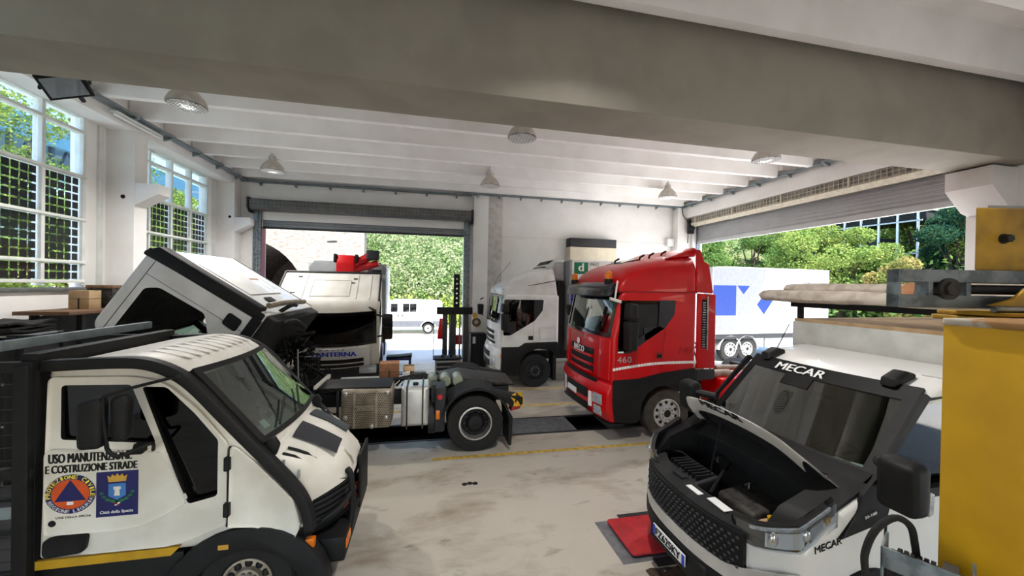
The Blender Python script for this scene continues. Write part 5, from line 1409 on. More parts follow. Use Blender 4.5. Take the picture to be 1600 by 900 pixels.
# wing writing
text('MECAR', .26, .055, M['black_plastic'], front, (.40, -1.002, 1.03), (PI / 2, -.2, 0), shear=.1)
text('35-180', .12, .022, M['white_plain'], cab, (.86, -1.018, 1.26), (PI / 2, -.25, 0))
for s in (-1, 1):
    MB().slab(rnd([(1.58, 2.19), (1.70, 2.22), (1.84, 2.26), (1.84, 2.31), (1.74, 2.335), (1.60, 2.27)], .015), s * .66 - .07, s * .66 + .07, r=.03).build('roof_lamp', M['black_plastic'], cab)
MB().tube([(1.75, .66, 2.28), (2.02, .72, 2.62)], .006, n=5).sphere((1.75, .66, 2.28), .02, 8).build('aerial', M['black_plastic'], cab)
seat(cab, 1.70, -.42, .92, M['lining']); seat(cab, 1.70, .42, .92, M['lining'])
steering(cab, 1.32, -.40, 1.46, 1, .19)
MB().slab(rnd([(.94, .8), (.94, 1.42), (1.30, 1.46), (1.34, 1.2), (1.25, .8)], .06), -.80, .80, r=.04).build('dashboard', M['lining_dark'], cab)
for s in (-1, 1):
    wheel(t, .92, s * .86, .36, .36, .22, s, M['rubber'], M['grey_light']); wheel(t, 4.4, s * .82, .36, .36, .3, s, M['rubber'], M['grey_light'], 'drive')
chassis(t, .3, 6.0, .4, .48, .66)
# box body behind the cab
bx = MB().slab([(2.56, .85), (6.2, .85), (6.2, 2.62), (2.56, 2.62)], -1.18, 1.18, r=.05).build('box_body', mat('box_grey', (196, 196, 190), .6, c2=(176, 176, 170), scale=4), t)
MB().patch(lambda u, v: (2.553, -1.0 + 2.0 * u, 2.22 + .10 * v), 12, 1, (.01, 0, 0)).build('rust_band', M['rust'], bx)
MB().slab([(2.58, 2.62), (6.2, 2.62), (6.2, 2.68), (2.58, 2.66)], -1.16, 1.16, r=.02).build('body_lid', M['cardboard_pale'], bx)
rk = MB()
for y in (-1.1, 1.1): rk.box(2.60, 2.66, y - .03, y + .03, 2.6, 2.9)
rk.box(2.56, 2.68, -1.2, 1.2, 2.82, 2.90).box(2.7, 5.8, -1.12, -1.06, 2.84, 2.9).box(2.7, 5.8, 1.06, 1.12, 2.84, 2.9)
rk.build('roof_rack', M['black_plastic'], t, bevel=.008)
# rolled tarps tied on the rack
def roll(name, label, c, r, L, seed, group='rolled tarps on the rack'):
    rr = random.Random(seed); o_ = MB(); secs = []
    for k in range(15):
        y = L * (k / 14 - .5); a0 = rr.uniform(0, 1)
        secs.append([(c[0] + r[0] * (1 + .10 * math.sin(3 * a + a0 * 6) + rr.uniform(-.12, .12)) * math.cos(a), c[1] + y, c[2] + r[1] * (1 + .10 * math.sin(4 * a + k * .7) + rr.uniform(-.06, .06)) * math.sin(a)) for a in [2 * PI * i / 20 for i in range(20)]])
    return tag(o_.loft(secs).build(name, M['tarp'], smooth=60), label, 'tarp', group)
roll('rolled_tarp', 'longer beige rolled tarp lying lowest on the rack of the white light truck', (5.22, 3.66, 2.975), (.14, .085), 2.9, 1)
roll('rolled_tarp', 'beige rolled tarp on top of the bundle over the white light truck', (5.26, 3.44, 3.075), (.13, .075), 2.6, 2)
roll('rolled_tarp', 'beige rolled tarp at the front of the bundle above the grey box body', (5.05, 3.46, 2.97), (.10, .08), 2.55, 3)
b = MB()
b.loft([[(5.18 + .25 * math.cos(a), 3.05 + dy, 3.02 + .15 * math.sin(a)) for a in [2 * PI * i / 24 for i in range(24)]] for dy in (0, .14)])
tag(b.build('tie_strap', M['strap_brown'], smooth=50), 'brown strap tied round the tarp bundle on the rack', 'strap')
# ------------------------------------------------------------------ stripped tractor with its cab tipped forward
t = thing('stripped_tractor', 'white tractor unit with its cab tipped forward and its bare chassis exposed', 'truck', (-5.0, 8.12, 0))
# local x = world X + 5
chassis(t, .5, 6.6, .40, .72, 1.0)
tilt = R(57)
cabx0, cabz0 = 0., 0.
Mt = Matrix.Rotation(-tilt, 4, 'Y')
top = Mt @ Vector((1.72, 0, 2.90))
Mt = Matrix.Translation((.82 - top.x, 0, 3.54 - top.z)) @ Mt
win = [(.26, 2.62), (1.16, 2.62), (1.27, 2.46), (1.27, 1.74), (1.0, 1.5), (.20, 1.5)]
blk = [(1.58, 1.0), (1.72, 1.0), (1.72, 2.9), (1.60, 2.9)]
cab, bend, front = stralis_cab(t, M['cab_white'], 2.90, 1.72, 0, 0, win, [('rear_corner', blk)], .98, ws=((.05, 1.78), (.22, 2.72)), Mc=Mt, open_side=True)
MB().slab(rnd([(1.62, 1.08), (1.78, 1.1), (1.80, 2.80), (1.64, 2.93), (1.58, 2.92)], .03), -1.27, -1.02, r=.03).build('corner_fairing', M['black_plastic'], cab)
MB().slab(rnd([(.1, .80), (1.70, .80), (1.70, 1.02), (.1, 1.02)], .03), -1.2, 1.2, r=.04).build('cab_floor', M['lining_dark'], cab)
b = MB().slab([(1.70, 1.55), (1.74, 1.55), (1.74, 2.5), (1.70, 2.5)], -.7, .7, r=.015)
b.build('rear_panel', M['cab_white'], cab)
MB().box(1.735, 1.75, -.45, -.15, 1.30, 1.42).build('rear_vent', M['black_plastic'], cab)
MB().box(1.735, 1.745, .25, .62, 2.02, 2.05).build('rear_mark', M['strap_brown'], cab)
for s in (-1, 1):
    MB().slab(rnd([(1.25, 1.22), (1.46, 1.22), (1.48, 1.46), (1.27, 1.46)], .05), s * 1.255 - .01, s * 1.255 + .012, r=.008).build('door_handle', M['black_plastic'], cab)
    for q in ([(.24, 2.72), (1.58, 2.72), (1.58, 2.73), (.24, 2.73)], [(1.30, 1.05), (1.307, 1.05), (1.36, 2.72), (1.353, 2.72)]): MB().prism(q, s * 1.252, s * 1.245).build('door_groove', M['dark_grey'], cab)
    MB().slab(rnd([(.08, .98), (1.60, .98), (1.60, 1.14), (.08, 1.14)], .02), s * 1.25 - .02, s * 1.25 + .015, r=.01).build('lower_trim', M['black_plastic'], cab)
for s in (-1, 1): MB().prism(rnd([(.06, 1.0), (.055, 1.80), (.20, 2.60), (.25, 2.62), (.19, 1.5), (.24, 1.0)], .01), s * 1.256, s * 1.24).build('front_pillar', M['black_plastic'], cab)
mirror(cab, .05, 1.42, 1.75, 1, .75)
b = MB()
for k in range(5): b.tube([(.5 + .2 * k, -.4 + .2 * k, .80), (.6 + .2 * k, -.3 + .18 * k, .55), (.9 + .15 * k, -.2 + .1 * k, .50), (1.2, .1 * k - .2, .78)], .03, n=6, sub=3)
b.tube([(1.6, -.9, .8), (1.75, -.8, .7), (1.6, -.2, .62)], .05, n=6, sub=3).tube([(1.72, -.6, 1.02), (1.85, -.3, 1.0), (1.78, .2, 1.05)], .04, n=6, sub=3)
b.build('under_cab_hoses', M['hood_liner'], cab)
MB().tube([(1.80, -.98, 1.12), (1.86, -.4, 1.08), (1.84, .6, 1.06)], .05, n=8, sub=3).build('worn_pipe', M['alu_dirty'], cab)
# engine and its plumbing
MB().slab(rnd([(.7, .55), (2.5, .55), (2.5, 1.15), (2.2, 1.35), (.9, 1.35), (.7, 1.1)], .08), -.42, .42, r=.08).build('engine', M['skin_engine'], t)
MB().slab(rnd([(.85, 1.3), (2.15, 1.3), (2.1, 1.5), (.9, 1.5)], .05), -.26, .26, r=.05).build('valve_cover', M['dark_grey'], t)
MB().tube([(2.25, -.55, 1.78), (2.12, -.62, 1.62), (2.1, -.62, 1.4), (2.2, -.60, 1.22)], .11, n=12, sub=5).build('air_hose', M['hood_liner'], t)
MB().tube([(2.18, -.62, 1.28), (2.45, -.75, .98), (2.75, -.82, .72)], .14, n=14, sub=4).tube([(1.45, -.7, 1.42), (1.8, -.8, 1.2), (2.1, -.86, .9)], .12, n=12, sub=4).build('intake_pipe', M['skin_engine'], t)
MB().lathe([(0, .11), (.03, .11), (.03, .145), (0, .145)], (2.19, -.62, 1.24), 'z', 20).build('hose_clamp', M['gold'], t)
rr = random.Random(5); b = MB()
for k in range(70):
    c = Vector((2.54 + rr.uniform(-.22, .22), -.1 + rr.uniform(-.25, .25), 1.72 + rr.uniform(-.22, .2)))
    d = (c - Vector((2.42, -.05, 1.60))).normalized() * rr.uniform(.10, .2)
    b.tube([c - d * .8, c, c + d * .6], rr.uniform(.012, .026), n=5)
for k in range(14): b.tube([(2.55 + .03 * k, -.1, 1.6), (2.45 + .03 * k, -.2 + .03 * k, 1.3), (2.2 + .06 * k, -.1, 1.02)], .014, n=5, sub=3)
b.build('wiring_bundle', M['black_plastic'], t)
b = MB()
for k in range(26):
    x = rr.uniform(1.6, 3.2); y = rr.uniform(-.6, .4); z = rr.uniform(1.0, 1.3)
    b.tube([(x, y, z), (x + rr.uniform(-.3, .3), y + rr.uniform(-.2, .2), z + rr.uniform(0, .25)), (x + rr.uniform(-.4, .5), y + rr.uniform(-.3, .3), z - .05)], rr.uniform(.012, .03), n=6, sub=4)
b.build('loose_hoses', M['hood_liner'], t)
MB().tube([(2.62, -.35, 1.8), (2.68, -.5, 1.3), (2.78, -.66, .85)], .014, n=6, sub=4).build('tube', M['grey_body'], t)
MB().slab(rnd([(1.2, 1.02), (1.95, 1.0), (1.95, 1.28), (1.3, 1.34)], .06), .5, .9, r=.05).build('filter_housing', M['grey_body'], t)
# exhaust box with its punched shield
mf = MB().slab(rnd([(3.52, .53), (4.36, .53), (4.38, 1.22), (3.54, 1.24)], .06), -1.17, -.6, r=.08, n=3).build('exhaust_box', M['alu_dirty'], t)
b = MB()
for i in range(26):
    for j in range(19):
        x = 3.57 + i * .031 + (.015 if j % 2 else 0); z = .59 + j * .031
        if 3.74 < x < 3.78 or 4.10 < x < 4.14 or (3.80 < x < 4.10 and .84 < z < .95): continue
        b.sphere((x, -1.172, z), (.0105, .006, .0095), n=6)
b.build('shield_holes', M['black_plastic'], mf)
for x in (3.76, 4.12): MB().box(x - .02, x + .02, -1.185, -1.16, .56, 1.2).build('shield_rib', M['alu_dirty'], mf, bevel=.006)
for x, z in ((3.62, 1.15), (4.30, 1.15), (3.62, .75), (4.28, .72), (3.62, .60), (4.05, .58)): MB().sphere((x, -1.17, z), (.04, .02, .04)).build('dimple', M['aluminium'], mf)
text('IVECO', .30, .075, M['alu_dirty'], mf, (3.80, -1.175, .86), NEAR, bold=.06, ext=.012)
# fuel tank
ft_ = MB().slab(rnd([(4.53, .53), (5.01, .53), (5.01, 1.23), (4.53, 1.23)], .04), -1.17, -.55, r=.07, n=4).build('fuel_tank', M['alu_clean'], t, bevel=0)
for x in (4.63, 4.90):
    MB().prism(rnd([(-1.185, .5), (-1.185, 1.20), (-1.14, 1.245), (-.55, 1.245), (-.55, 1.232), (-1.13, 1.232), (-1.172, 1.19), (-1.172, .5)], 0), x - .014, x + .014, 'x').build('tank_strap', M['skin_engine'], ft_)
MB().cyl((4.77, -1.0, 1.22), (4.77, -1.0, 1.27), .05, n=16).build('filler_cap', M['black_plastic'], ft_)
# decks and small bits on the chassis
MB().box(3.1, 4.35, -1.12, -.45, 1.21, 1.25).build('battery_cover', M['black_plastic'], t, bevel=.01)
MB().box(3.10, 3.16, -1.12, -.2, 1.22, 1.29).build('white_bar', M['white_dull'], t, bevel=.01)
MB().box(3.2, 4.9, -.4, .55, 1.0, 1.05).box(3.2, 4.0, -.45, -.1, 1.05, 1.09).build('catwalk', M['alu_clean'], t, bevel=.008)
MB().box(3.1, 3.5, -1.1, -.7, .5, .54).box(3.1, 3.12, -1.1, -1.06, .53, 1.2).box(3.46, 3.5, -1.1, -1.06, .53, 1.2).box(3.11, 3.49, -1.1, -1.06, .78, .81).build('side_frame', M['dark_grey'], t)
b = MB()
for k in range(8): b.tube([(4.0 + .1 * k, -.5, 1.1), (4.3 + .08 * k, -.45 + .05 * k, 1.22), (4.9 + .05 * k, -.5, 1.15), (5.2, -.4, 1.1)], .022, n=6, sub=4)
b.build('cable_loom', M['black_plastic'], t)
MB().cyl((5.0, -.85, .6), (5.12, -.85, .6), .3, n=24).box(5.05, 5.3, -.95, -.7, .35, 1.2).build('frame_bracket', M['dark_grey'], t)
for k, x in enumerate((5.06, 5.32, 5.56)): MB().cyl((x, -.55, 1.16), (x, -.15, 1.16), .10, n=18).build('air_tank', mat('tank_green%d' % k, (150, 156, 140), .4, .6), t)
# drive wheels and ribbed mudguards
for s in (-1, 1):
    for yy in (.68, 1.0): wheel(t, 5.85, s * yy, .515, .515, .30, s, M['rubber'], M['aluminium'], 'drive')
    ar = [(5.85 + .645 * math.cos(a), .52 + .66 * math.sin(a)) for a in [R(-8 + 172 * k / 20) for k in range(21)]]
    ai = [(5.85 + .605 * math.cos(a), .52 + .62 * math.sin(a)) for a in [R(164 - 172 * k / 20) for k in range(21)]]
    mg = MB().prism(ar + ai, s * .50, s * 1.22).build('mudguard', M['black_plastic'], t)
    rb = MB()
    for k in range(7):
        y = .58 + k * .09
        rb.tube([(5.85 + .65 * math.cos(a), s * y, .52 + .665 * math.sin(a)) for a in [R(20 + 120 * q / 10) for q in range(11)]], .012, n=5)
    rb.build('guard_ribs', M['dark_grey'], mg)
    MB().prism([(6.46, .1), (6.51, .1), (6.53, .62), (6.47, .62)], s * .58, s * 1.2).build('mud_flap', M['rubber'], t)
    MB().slab(rnd([(6.05, 1.12), (6.5, 1.02), (6.72, .98), (6.72, .84), (6.5, .80), (6.3, .98)], .03), s * 1.0 - .2, s * 1.0 + .12, r=.02).build('lamp_carrier', M['black_plastic'], t)
    MB().slab(rnd([(6.50, .70), (6.68, .74), (6.76, .88), (6.70, .92), (6.52, .80)], .02), s * 1.02 - .1, s * 1.02 + .1, r=.02).build('tail_lamp', M['tail_red'], t)
    MB().box(5.13, 5.2, s * 1.16 - .02, s * 1.16 + .02, .64, .80).build('side_marker', M['amber'], t, bevel=.01)
MB().slab(rnd([(5.1, .4), (5.28, .4), (5.32, 1.2), (5.12, 1.2)], .04), -1.16, -.9, r=.03).build('valve_panel', M['dark_grey'], t)
MB().cyl((5.2, -1.16, 1.04), (5.2, -1.20, 1.04), .045, n=14).build('red_tap', M['tail_red'], t)
MB().slab(rnd([(5.2, 1.05), (6.7, 1.0), (6.7, 1.06), (5.6, 1.22), (5.2, 1.15)], .02), -.45, .45, r=.03).build('fifth_wheel', M['skin_engine'], t)
yb = MB().patch(lambda u, v: (6.52 + .20 * u + .03 * math.sin(5 * v), -1.19 - .03 * math.sin(4 * u + 3 * v), .82 + .27 * v - .08 * (1 - u) * v), 5, 5, (0, .02, 0)).build('yellow_plate', M['yellow_paint'], t)
for i, (a, c) in enumerate(((6.56, .90), (6.62, .98), (6.58, 1.02), (6.64, .90))): MB().box(a, a + .03, -1.235, -1.215, c, c + .045).build('plate_mark', M['black_plastic'], yb)
for s in (-1, 1): wheel(t, 1.25, s * 1.02, .505, .505, .30, s, M['rubber'], M['alu_dirty'])
MB().slab(rnd([(.0, .4), (-.06, .9), (.1, 1.05), (.5, 1.05), (.5, .4)], .05), -1.22, 1.22, r=.06).build('bumper', M['black_plastic'], t)

# things lying on the bare chassis
def carton(name, x, y, z, w_, d, h, m, label, open_=False, rz=0., cat='box'):
    o = thing(name, label, cat, (x, y, z), rz)
    if open_:
        b = MB().box(-w_ / 2, w_ / 2, -d / 2, d / 2, 0, .01)
        for (a, c, e, f_) in ((-w_ / 2, w_ / 2, -d / 2, -d / 2 + .01), (-w_ / 2, w_ / 2, d / 2 - .01, d / 2), (-w_ / 2, -w_ / 2 + .01, -d / 2, d / 2), (w_ / 2 - .01, w_ / 2, -d / 2, d / 2)): b.box(a, c, e, f_, 0, h)
        b.build('body', m, o)
        MB().prism([(-d / 2, h), (-d / 2 - h * .5, h * .7), (-d / 2 - h * .5 + .006, h * .69)], -w_ / 2, w_ / 2, 'x').build('flap', m, o)
    else:
        MB().box(-w_ / 2, w_ / 2, -d / 2, d / 2, 0, h).build('body', m, o, bevel=.004)
        MB().box(-w_ / 2 - .002, w_ / 2 + .002, -d / 2 - .002, d / 2 + .002, h * .55, h * .57).box(-.012, .012, -d / 2 - .004, -d / 2 + .002, 0, h * .6).build('strapping', M['dark_grey'], o)
        MB().box(-w_ / 2, w_ / 2, -d / 2, d / 2, h, h + .006).build('lid', m, o)
    return o
carton('cardboard_box', -.80, 8.3, 1.052, .38, .34, .36, M['cardboard'], 'brown cardboard box strapped shut standing on the bare tractor chassis', rz=.05)
carton('cardboard_box', -.42, 8.45, 1.052, .22, .18, .26, M['cardboard_pale'], 'smaller open cardboard box on the bare chassis right of the strapped box', True)
carton('paper_carton', -.46, 8.22, 1.052, .15, .13, .17, M['white_plain'], 'white paper carton in front of the small open cardboard box')
tag(MB().slab(rnd([(-.30, 1.052), (-.06, 1.052), (-.06, 1.20), (-.30, 1.20)], .02), 8.05, 8.35, r=.02).build('battery_tray', M['dark_grey'], bevel=.0), 'dark grey tray on the chassis between the cartons and the air tanks', 'tray')

# ------------------------------------------------------------------ LANTERNA truck in the far doorway, its cab tipped a little
t = thing('crane_truck', 'white crane truck with blue LANTERNA lettering facing in through the far doorway', 'truck', (-2.52, 10.95, 0), R(90 + 4.5))
tilt = R(34)
Mt = Matrix.Translation((0, 0, .80)) @ Matrix.Rotation(-tilt, 4, 'Y') @ Matrix.Translation((0, 0, -.80))
win = [(.25, 2.42), (1.2, 2.42), (1.2, 1.9), (.9, 1.72), (.28, 1.66)]
cab, bend, front = stralis_cab(t, M['white_dull'], 2.72, 1.66, 0, 0, win, [('lower_trim', [(.05, .82), (1.6, .82), (1.6, 1.0), (.05, 1.0)])], .80, hw=1.2, ws=((.05, 1.62), (.24, 2.48)), Mc=Mt, glass_dark=True)
rp = MB()
for y in (-.95, -.62, .62, .95): rp.box(.45, 1.55, y - .012, y + .012, 2.715, 2.735)
rp.build('roof_ribs', M['white_dull'], cab)
b = MB()
for (x0, x1, y0, y1) in ((.55, .57, -.45, .45), (1.25, 1.27, -.45, .45), (.55, 1.27, -.46, -.44), (.55, 1.27, .44, .46)): b.box(x0, x1, y0, y1, 2.715, 2.74)
b.box(.57, 1.25, -.44, .44, 2.71, 2.73)
b.build('roof_hatch', M['white_dull'], cab, bevel=.005)
MB().box(1.63, 1.68, -1.18, 1.18, 2.66, 2.745).build('rear_seal', M['black_plastic'], cab); MB().box(.38, 1.66, -1.21, -1.17, 2.70, 2.735).box(.38, 1.66, 1.17, 1.21, 2.70, 2.735).build('roof_gutter', M['black_plastic'], cab)
for k in range(9): MB().sphere((.30, -.96 + .24 * k, 2.62), .016, 6).build('rivet', M['black_plastic'], cab)
for (x, y) in ((1.35, -.55), (1.15, -.5), (.7, .85), (1.42, .8)): MB().box(x - .02, x + .02, y - .05, y + .05, 2.72, 2.735).build('roof_mark', M['dark_grey'], cab)
for s in (-1, 1): MB().tube([(.22, s * 1.12, 2.50), (.30, s * .92, 2.60)], .035, n=6).build('visor_bracket', M['skin_engine'], cab)
MB().patch(lambda u, v: bend(.02, -.95 + 1.9 * u, .86 + .70 * v), 12, 2, (.04, 0, 0)).build('front_panel', M['white_paint'], cab, bevel=.01)
front_slots(cab, bend, ((1.06, 1.18), (.90, 1.0)), -.80, .80, M['black_plastic'], x=.005)
text('LANTERNA', 1.04, .15, M['blue'], cab, (-.165, .40, 1.335), FRONT, bold=.12)
text('IVECO', .66, .11, M['white_plain'], cab, (-.17, .92, 1.12), FRONT, bold=.1)
text('STRALIS', .85, .05, M['dark_grey'], cab, (-.15, .50, 1.52), FRONT, spacing=2.2)
MB().patch(lambda u, v: front(-.9, .9, .1, .4, .02)(u, v), 8, 1, (.004, 0, 0))
for s in (-1, 1):
    MB().slab(rnd([(.0, .86), (.16, .86), (.16, 1.55), (.06, 1.6)], .03), s * 1.08 - .11, s * 1.08 + .11, r=.03, deform=bend).build('corner_panel', M['white_dull'], cab)
mirror(cab, .05, -1.40, 1.75, -1, .75); mirror(cab, .05, 1.40, 1.75, 1, .75)
chassis(t, .0, 8.0)
bb = MB().slab(rnd([(.02, .40), (-.08, .55), (-.08, .80), (.08, .92), (.4, .92), (.4, .40)], .04), -1.2, 1.2, r=.06).build('bumper', M['dark_grey'], t)
for s in (-1, 1):
    MB().slab(rnd([(-.11, .62), (-.05, .62), (-.05, .84), (-.10, .84)], .02), s * .90 - .22, s * .90 + .22, r=.02).build('headlamp', M['lamp_clear'], bb)
    wheel(t, 1.3, s * 1.0, .5, .5, .30, s, M['rubber'], M['alu_dirty']); wheel(t, 6.0, s * 1.0, .5, .5, .34, s, M['rubber'], M['alu_dirty'], 'drive')
    MB().slab(rnd([(2.0, .5), (2.6, .5), (2.6, 1.05), (2.0, 1.05)], .04), s * 1.05 - .15, s * 1.05 + .15, r=.03).build('locker', M['blue_navy'], t)
    MB().box(1.75, 1.85, s * 1.05 - .1, s * 1.05 + .1, .9, 1.05).build('red_lamp', M['tail_red'], t)
bd = MB().slab([(3.2, 1.1), (8.6, 1.1), (8.6, 3.72), (3.2, 3.72)], -1.25, 1.25, r=.03).build('box_body', M['grey_light'], t)
MB().slab([(-1.22, 1.1), (1.22, 1.1), (1.22, 3.55), (1.05, 3.78), (-1.05, 3.78), (-1.22, 3.55)], 3.12, 3.22, r=.01, ax='x').build('bulkhead', M['grey_body'], bd)
MB().box(3.4, 8.4, -1.262, -1.25, 1.5, 2.3).box(3.4, 8.4, 1.25, 1.262, 1.5, 2.3).build('side_panel', M['white_plain'], bd)
cr = MB().slab(rnd([(2.35, 2.6), (2.95, 2.6), (2.95, 3.72), (2.75, 3.95), (2.45, 3.95), (2.35, 3.7)], .05), -.28, .28, r=.05).build('crane_mast', M['red_paint'], t)
MB().box(2.4, 2.9, -.22, .22, 1.05, 2.65).build('crane_foot', M['dark_grey'], cr)
MB().tube([(2.6, -.12, 3.6), (2.6, -.75, 3.95)], .14, n=8).tube([(2.6, -.3, 3.5), (2.55, -1.0, 3.72)], .11, n=8).build('crane_arm', M['red_paint'], cr)
MB().slab(rnd([(2.38, 3.82), (2.85, 3.82), (2.85, 4.05), (2.75, 4.16), (2.45, 4.14)], .05), -1.02, -.62, r=.05).build('crane_head', M['dark_grey'], cr)
MB().slab(rnd([(2.36, 3.7), (2.9, 3.7), (2.9, 3.98), (2.36, 3.98)], .04), -.36, -.28, r=.02).slab(rnd([(2.36, 3.7), (2.9, 3.7), (2.9, 3.98), (2.36, 3.98)], .04), .28, .36, r=.02).build('mast_cheek', M['black_plastic'], cr)
MB().box(2.5, 2.8, -1.1, -.8, 3.3, 3.5).build('valve_block', M['black_plastic'], cr, bevel=.02)

# ------------------------------------------------------------------ lifting column, tool cabinet, benches
t = thing('lifting_column', 'grey lifting column with a dark cross head by the far door post', 'lift', (.86, 13.7, 0))
for x in (-.42, -.12, .30): MB().box(x, x + .17, -.08, .08, .02, 2.05).build('post', M['anthracite'], t, bevel=.01)
MB().box(-.63, .62, -.12, .12, 2.0, 2.25).build('cross_head', M['black_plastic'], t, bevel=.015)
MB().box(-.55, .60, -.35, .4, .02, .14).build('base', M['dark_grey'], t, bevel=.02)
b = MB().box(-.05, .16, -.04, .06, 2.2, 3.42)
b.build('mast', M['black_plastic'], t, bevel=.01)
for k in range(6): MB().cyl((.055, -.045, 2.4 + .17 * k), (.055, -.052, 2.4 + .17 * k), .032, n=10).build('mast_hole', M['lamp_clear'], t)
b = MB().slab(rnd([(-.60, 1.1), (-.30, 1.1), (-.25, 1.8), (-.52, 1.85)], .05), .12, .3, r=.04).slab(rnd([(.05, .9), (.28, .9), (.28, 1.25), (.05, 1.25)], .05), .10, .26, r=.04)
b.build('red_carriage', M['red_paint'], t)
MB().cyl((.18, 0, .14), (.18, 0, 2.0), .03).cyl((-.16, .05, .14), (-.16, .05, 2.0), .04).build('spindle', M['steel'], t)
b = MB()
for k in range(16): b.sphere((-.72, .05, .55 + .075 * k), (.02, .02, .045), 6)
b.build('chain', M['steel'], t)
MB().cyl((.72, -.02, 1.95), (.72, .06, 1.95), .10, n=16).build('yellow_wheel', M['gold'], t)
t = thing('equipment_cabinet', 'black slatted equipment cabinet between the lifting column and the white cab', 'cabinet', (1.75, 14.3, 0))
MB().box(-.28, .3, -.25, .3, .02, 1.25).build('body', M['black_plastic'], t, bevel=.02)
for k in range(6): MB().box(-.25 + .09 * k, -.21 + .09 * k, -.265, -.24, .1, 1.2).build('slat', M['dark_grey'], t)
MB().box(-.2, -.1, -.27, -.25, .9, 1.15).build('notice', M['white_plain'], t)
tag(MB().lathe([(-.03, .08), (-.03, .17), (.03, .17), (.03, .08)], (0, 0, 0), 'x', 20).build('wall_hose_reel', M['wood'], M=Matrix.Translation((1.75, 14.70, 1.62)) @ Matrix.Rotation(R(90), 4, 'Z')), 'brown hose coil hanging on the far pillar above the black cabinet', 'hose')
t = thing('tool_cabinet', 'grey and black tool cabinet with wide drawers in front of the lifting column', 'tool cabinet', (.52, 11.0, 0))
MB().box(-.36, .36, -.24, .24, .12, .94).build('body', M['grey_body'], t, bevel=.01)
MB().slab(rnd([(-.42, .965), (.38, .965), (.38, 1.0), (-.42, 1.0)], .012), -.27, .27, r=.02).build('top_tray', M['black_plastic'], t)
for k in range(6):
    d = MB().box(-.32, .22, -.255, -.24, .18 + .124 * k, .28 + .124 * k).build('drawer', M['dark_grey'], t, bevel=.004)
    MB().box(-.32, .22, -.27, -.25, .262 + .124 * k, .284 + .124 * k).build('drawer_handle', M['aluminium'], d)
MB().box(.24, .35, -.25, -.24, .55, .92).build('side_panel', M['cardboard'], t)
for x in (-.3, .3):
    for y in (-.18, .18): MB().cyl((x, y - .02, .06), (x, y + .02, .06), .06, n=12).build('castor', M['black_plastic'], t)
for i, (x, h, w_) in enumerate(((-.2, .06, .1), (.05, .09, .06), (.22, .05, .08))): tag(MB().slab(rnd([(.52 + x, 1.0), (.52 + x + w_, 1.0), (.52 + x + w_, 1.0 + h), (.52 + x, 1.0 + h)], .015), 10.92, 11.02, r=.01).build('tool_case', M[('dark_grey', 'black_plastic', 'alu_dirty')[i]]), ('flat dark case on the left of the tool cabinet top', 'upright black case in the middle of the tool cabinet top', 'dull metal case on the right of the tool cabinet top')[i], 'case')
t = thing('work_bench', 'small blue framed bench with a grey sheet on it in the far doorway', 'bench', (-.85, 11.6, 0))
for x in (-.3, .3):
    for y in (-.2, .2): MB().box(x - .025, x + .025, y - .025, y + .025, 0, .86).build('leg', M['blue_navy'], t)
MB().box(-.34, .34, -.25, .25, .86, .90).build('top', M['blue_navy'], t); MB().box(-.3, .3, -.22, .22, .42, .45).build('shelf', M['blue_navy'], t)
tag(MB().prism([(-1.2, .903), (-.5, .93), (-.5, 1.0), (-.8, .97), (-1.2, .95)], 11.4, 11.8).build('metal_sheet', M['dark_grey'], bevel=.01), 'bent dark sheet lying on the blue framed bench', 'sheet')

# racks along the left wall
t = thing('storage_rack', 'dark steel rack with a wooden top shelf against the left wall behind the tipped cab', 'rack', (-6.06, 8.55, 0))
MB().box(-.34, .40, -1.05, 1.0, 2.44, 2.50).build('top_shelf', M['wood'], t, bevel=.005)
for x in (-.3, .34):
    for y in (-.75, .9): MB().box(x - .04, x + .04, y - .04, y + .04, 0, 2.44).build('post', M['black_plastic'], t)
for z in (.8, 1.6): MB().box(-.32, .38, -.8, .95, z, z + .04).build('shelf', M['dark_grey'], t)
MB().box(-.33, -.30, -.8, .95, .1, 2.4).build('back_panel', M['dark_grey'], t)
carton('cardboard_box', -6.02, 8.28, 2.502, .30, .26, .32, M['cardboard_pale'], 'pale cardboard box on the wooden top shelf of the wall rack')
t = thing('parts_crate', 'dark brown crate beside the pale box on the wall rack', 'crate', (-5.95, 8.66, 2.502))
MB().box(-.2, .2, -.18, .18, 0, .38).build('body', M['skin_engine'], t, bevel=.02)
MB().box(-.21, .21, -.19, .19, .36, .42).build('lid', M['wood'], t, bevel=.01)
tag(MB().lathe([(0, .001), (0, .13), (.05, .13), (.12, .09), (.15, .001)], (-5.70, 8.92, 2.502), 'z', 20).build('safety_helmet', M['orange']), 'orange safety helmet beside the crate on the wall rack', 'helmet')
t = thing('wire_crate', 'dark wire crate under a black pile beside the left wall', 'crate', (-6.1, 7.2, 0))
for x in (-.3, .3):
    for y in (-.38, .38): MB().box(x - .02, x + .02, y - .02, y + .02, 0, 2.2).build('post', M['dark_grey'], t)
b = MB()
for z in (.3, .9, 1.5, 2.18):
    b.box(-.32, .32, -.40, -.37, z, z + .025).box(-.32, .32, .37, .40, z, z + .025).box(.29, .32, -.4, .4, z, z + .025)
b.build('rails', M['grey_body'], t)
MB().box(-.3, .28, -.37, .37, .2, 2.15).build('contents', M['lining_dark'], t, bevel=.03)
rr = random.Random(9)
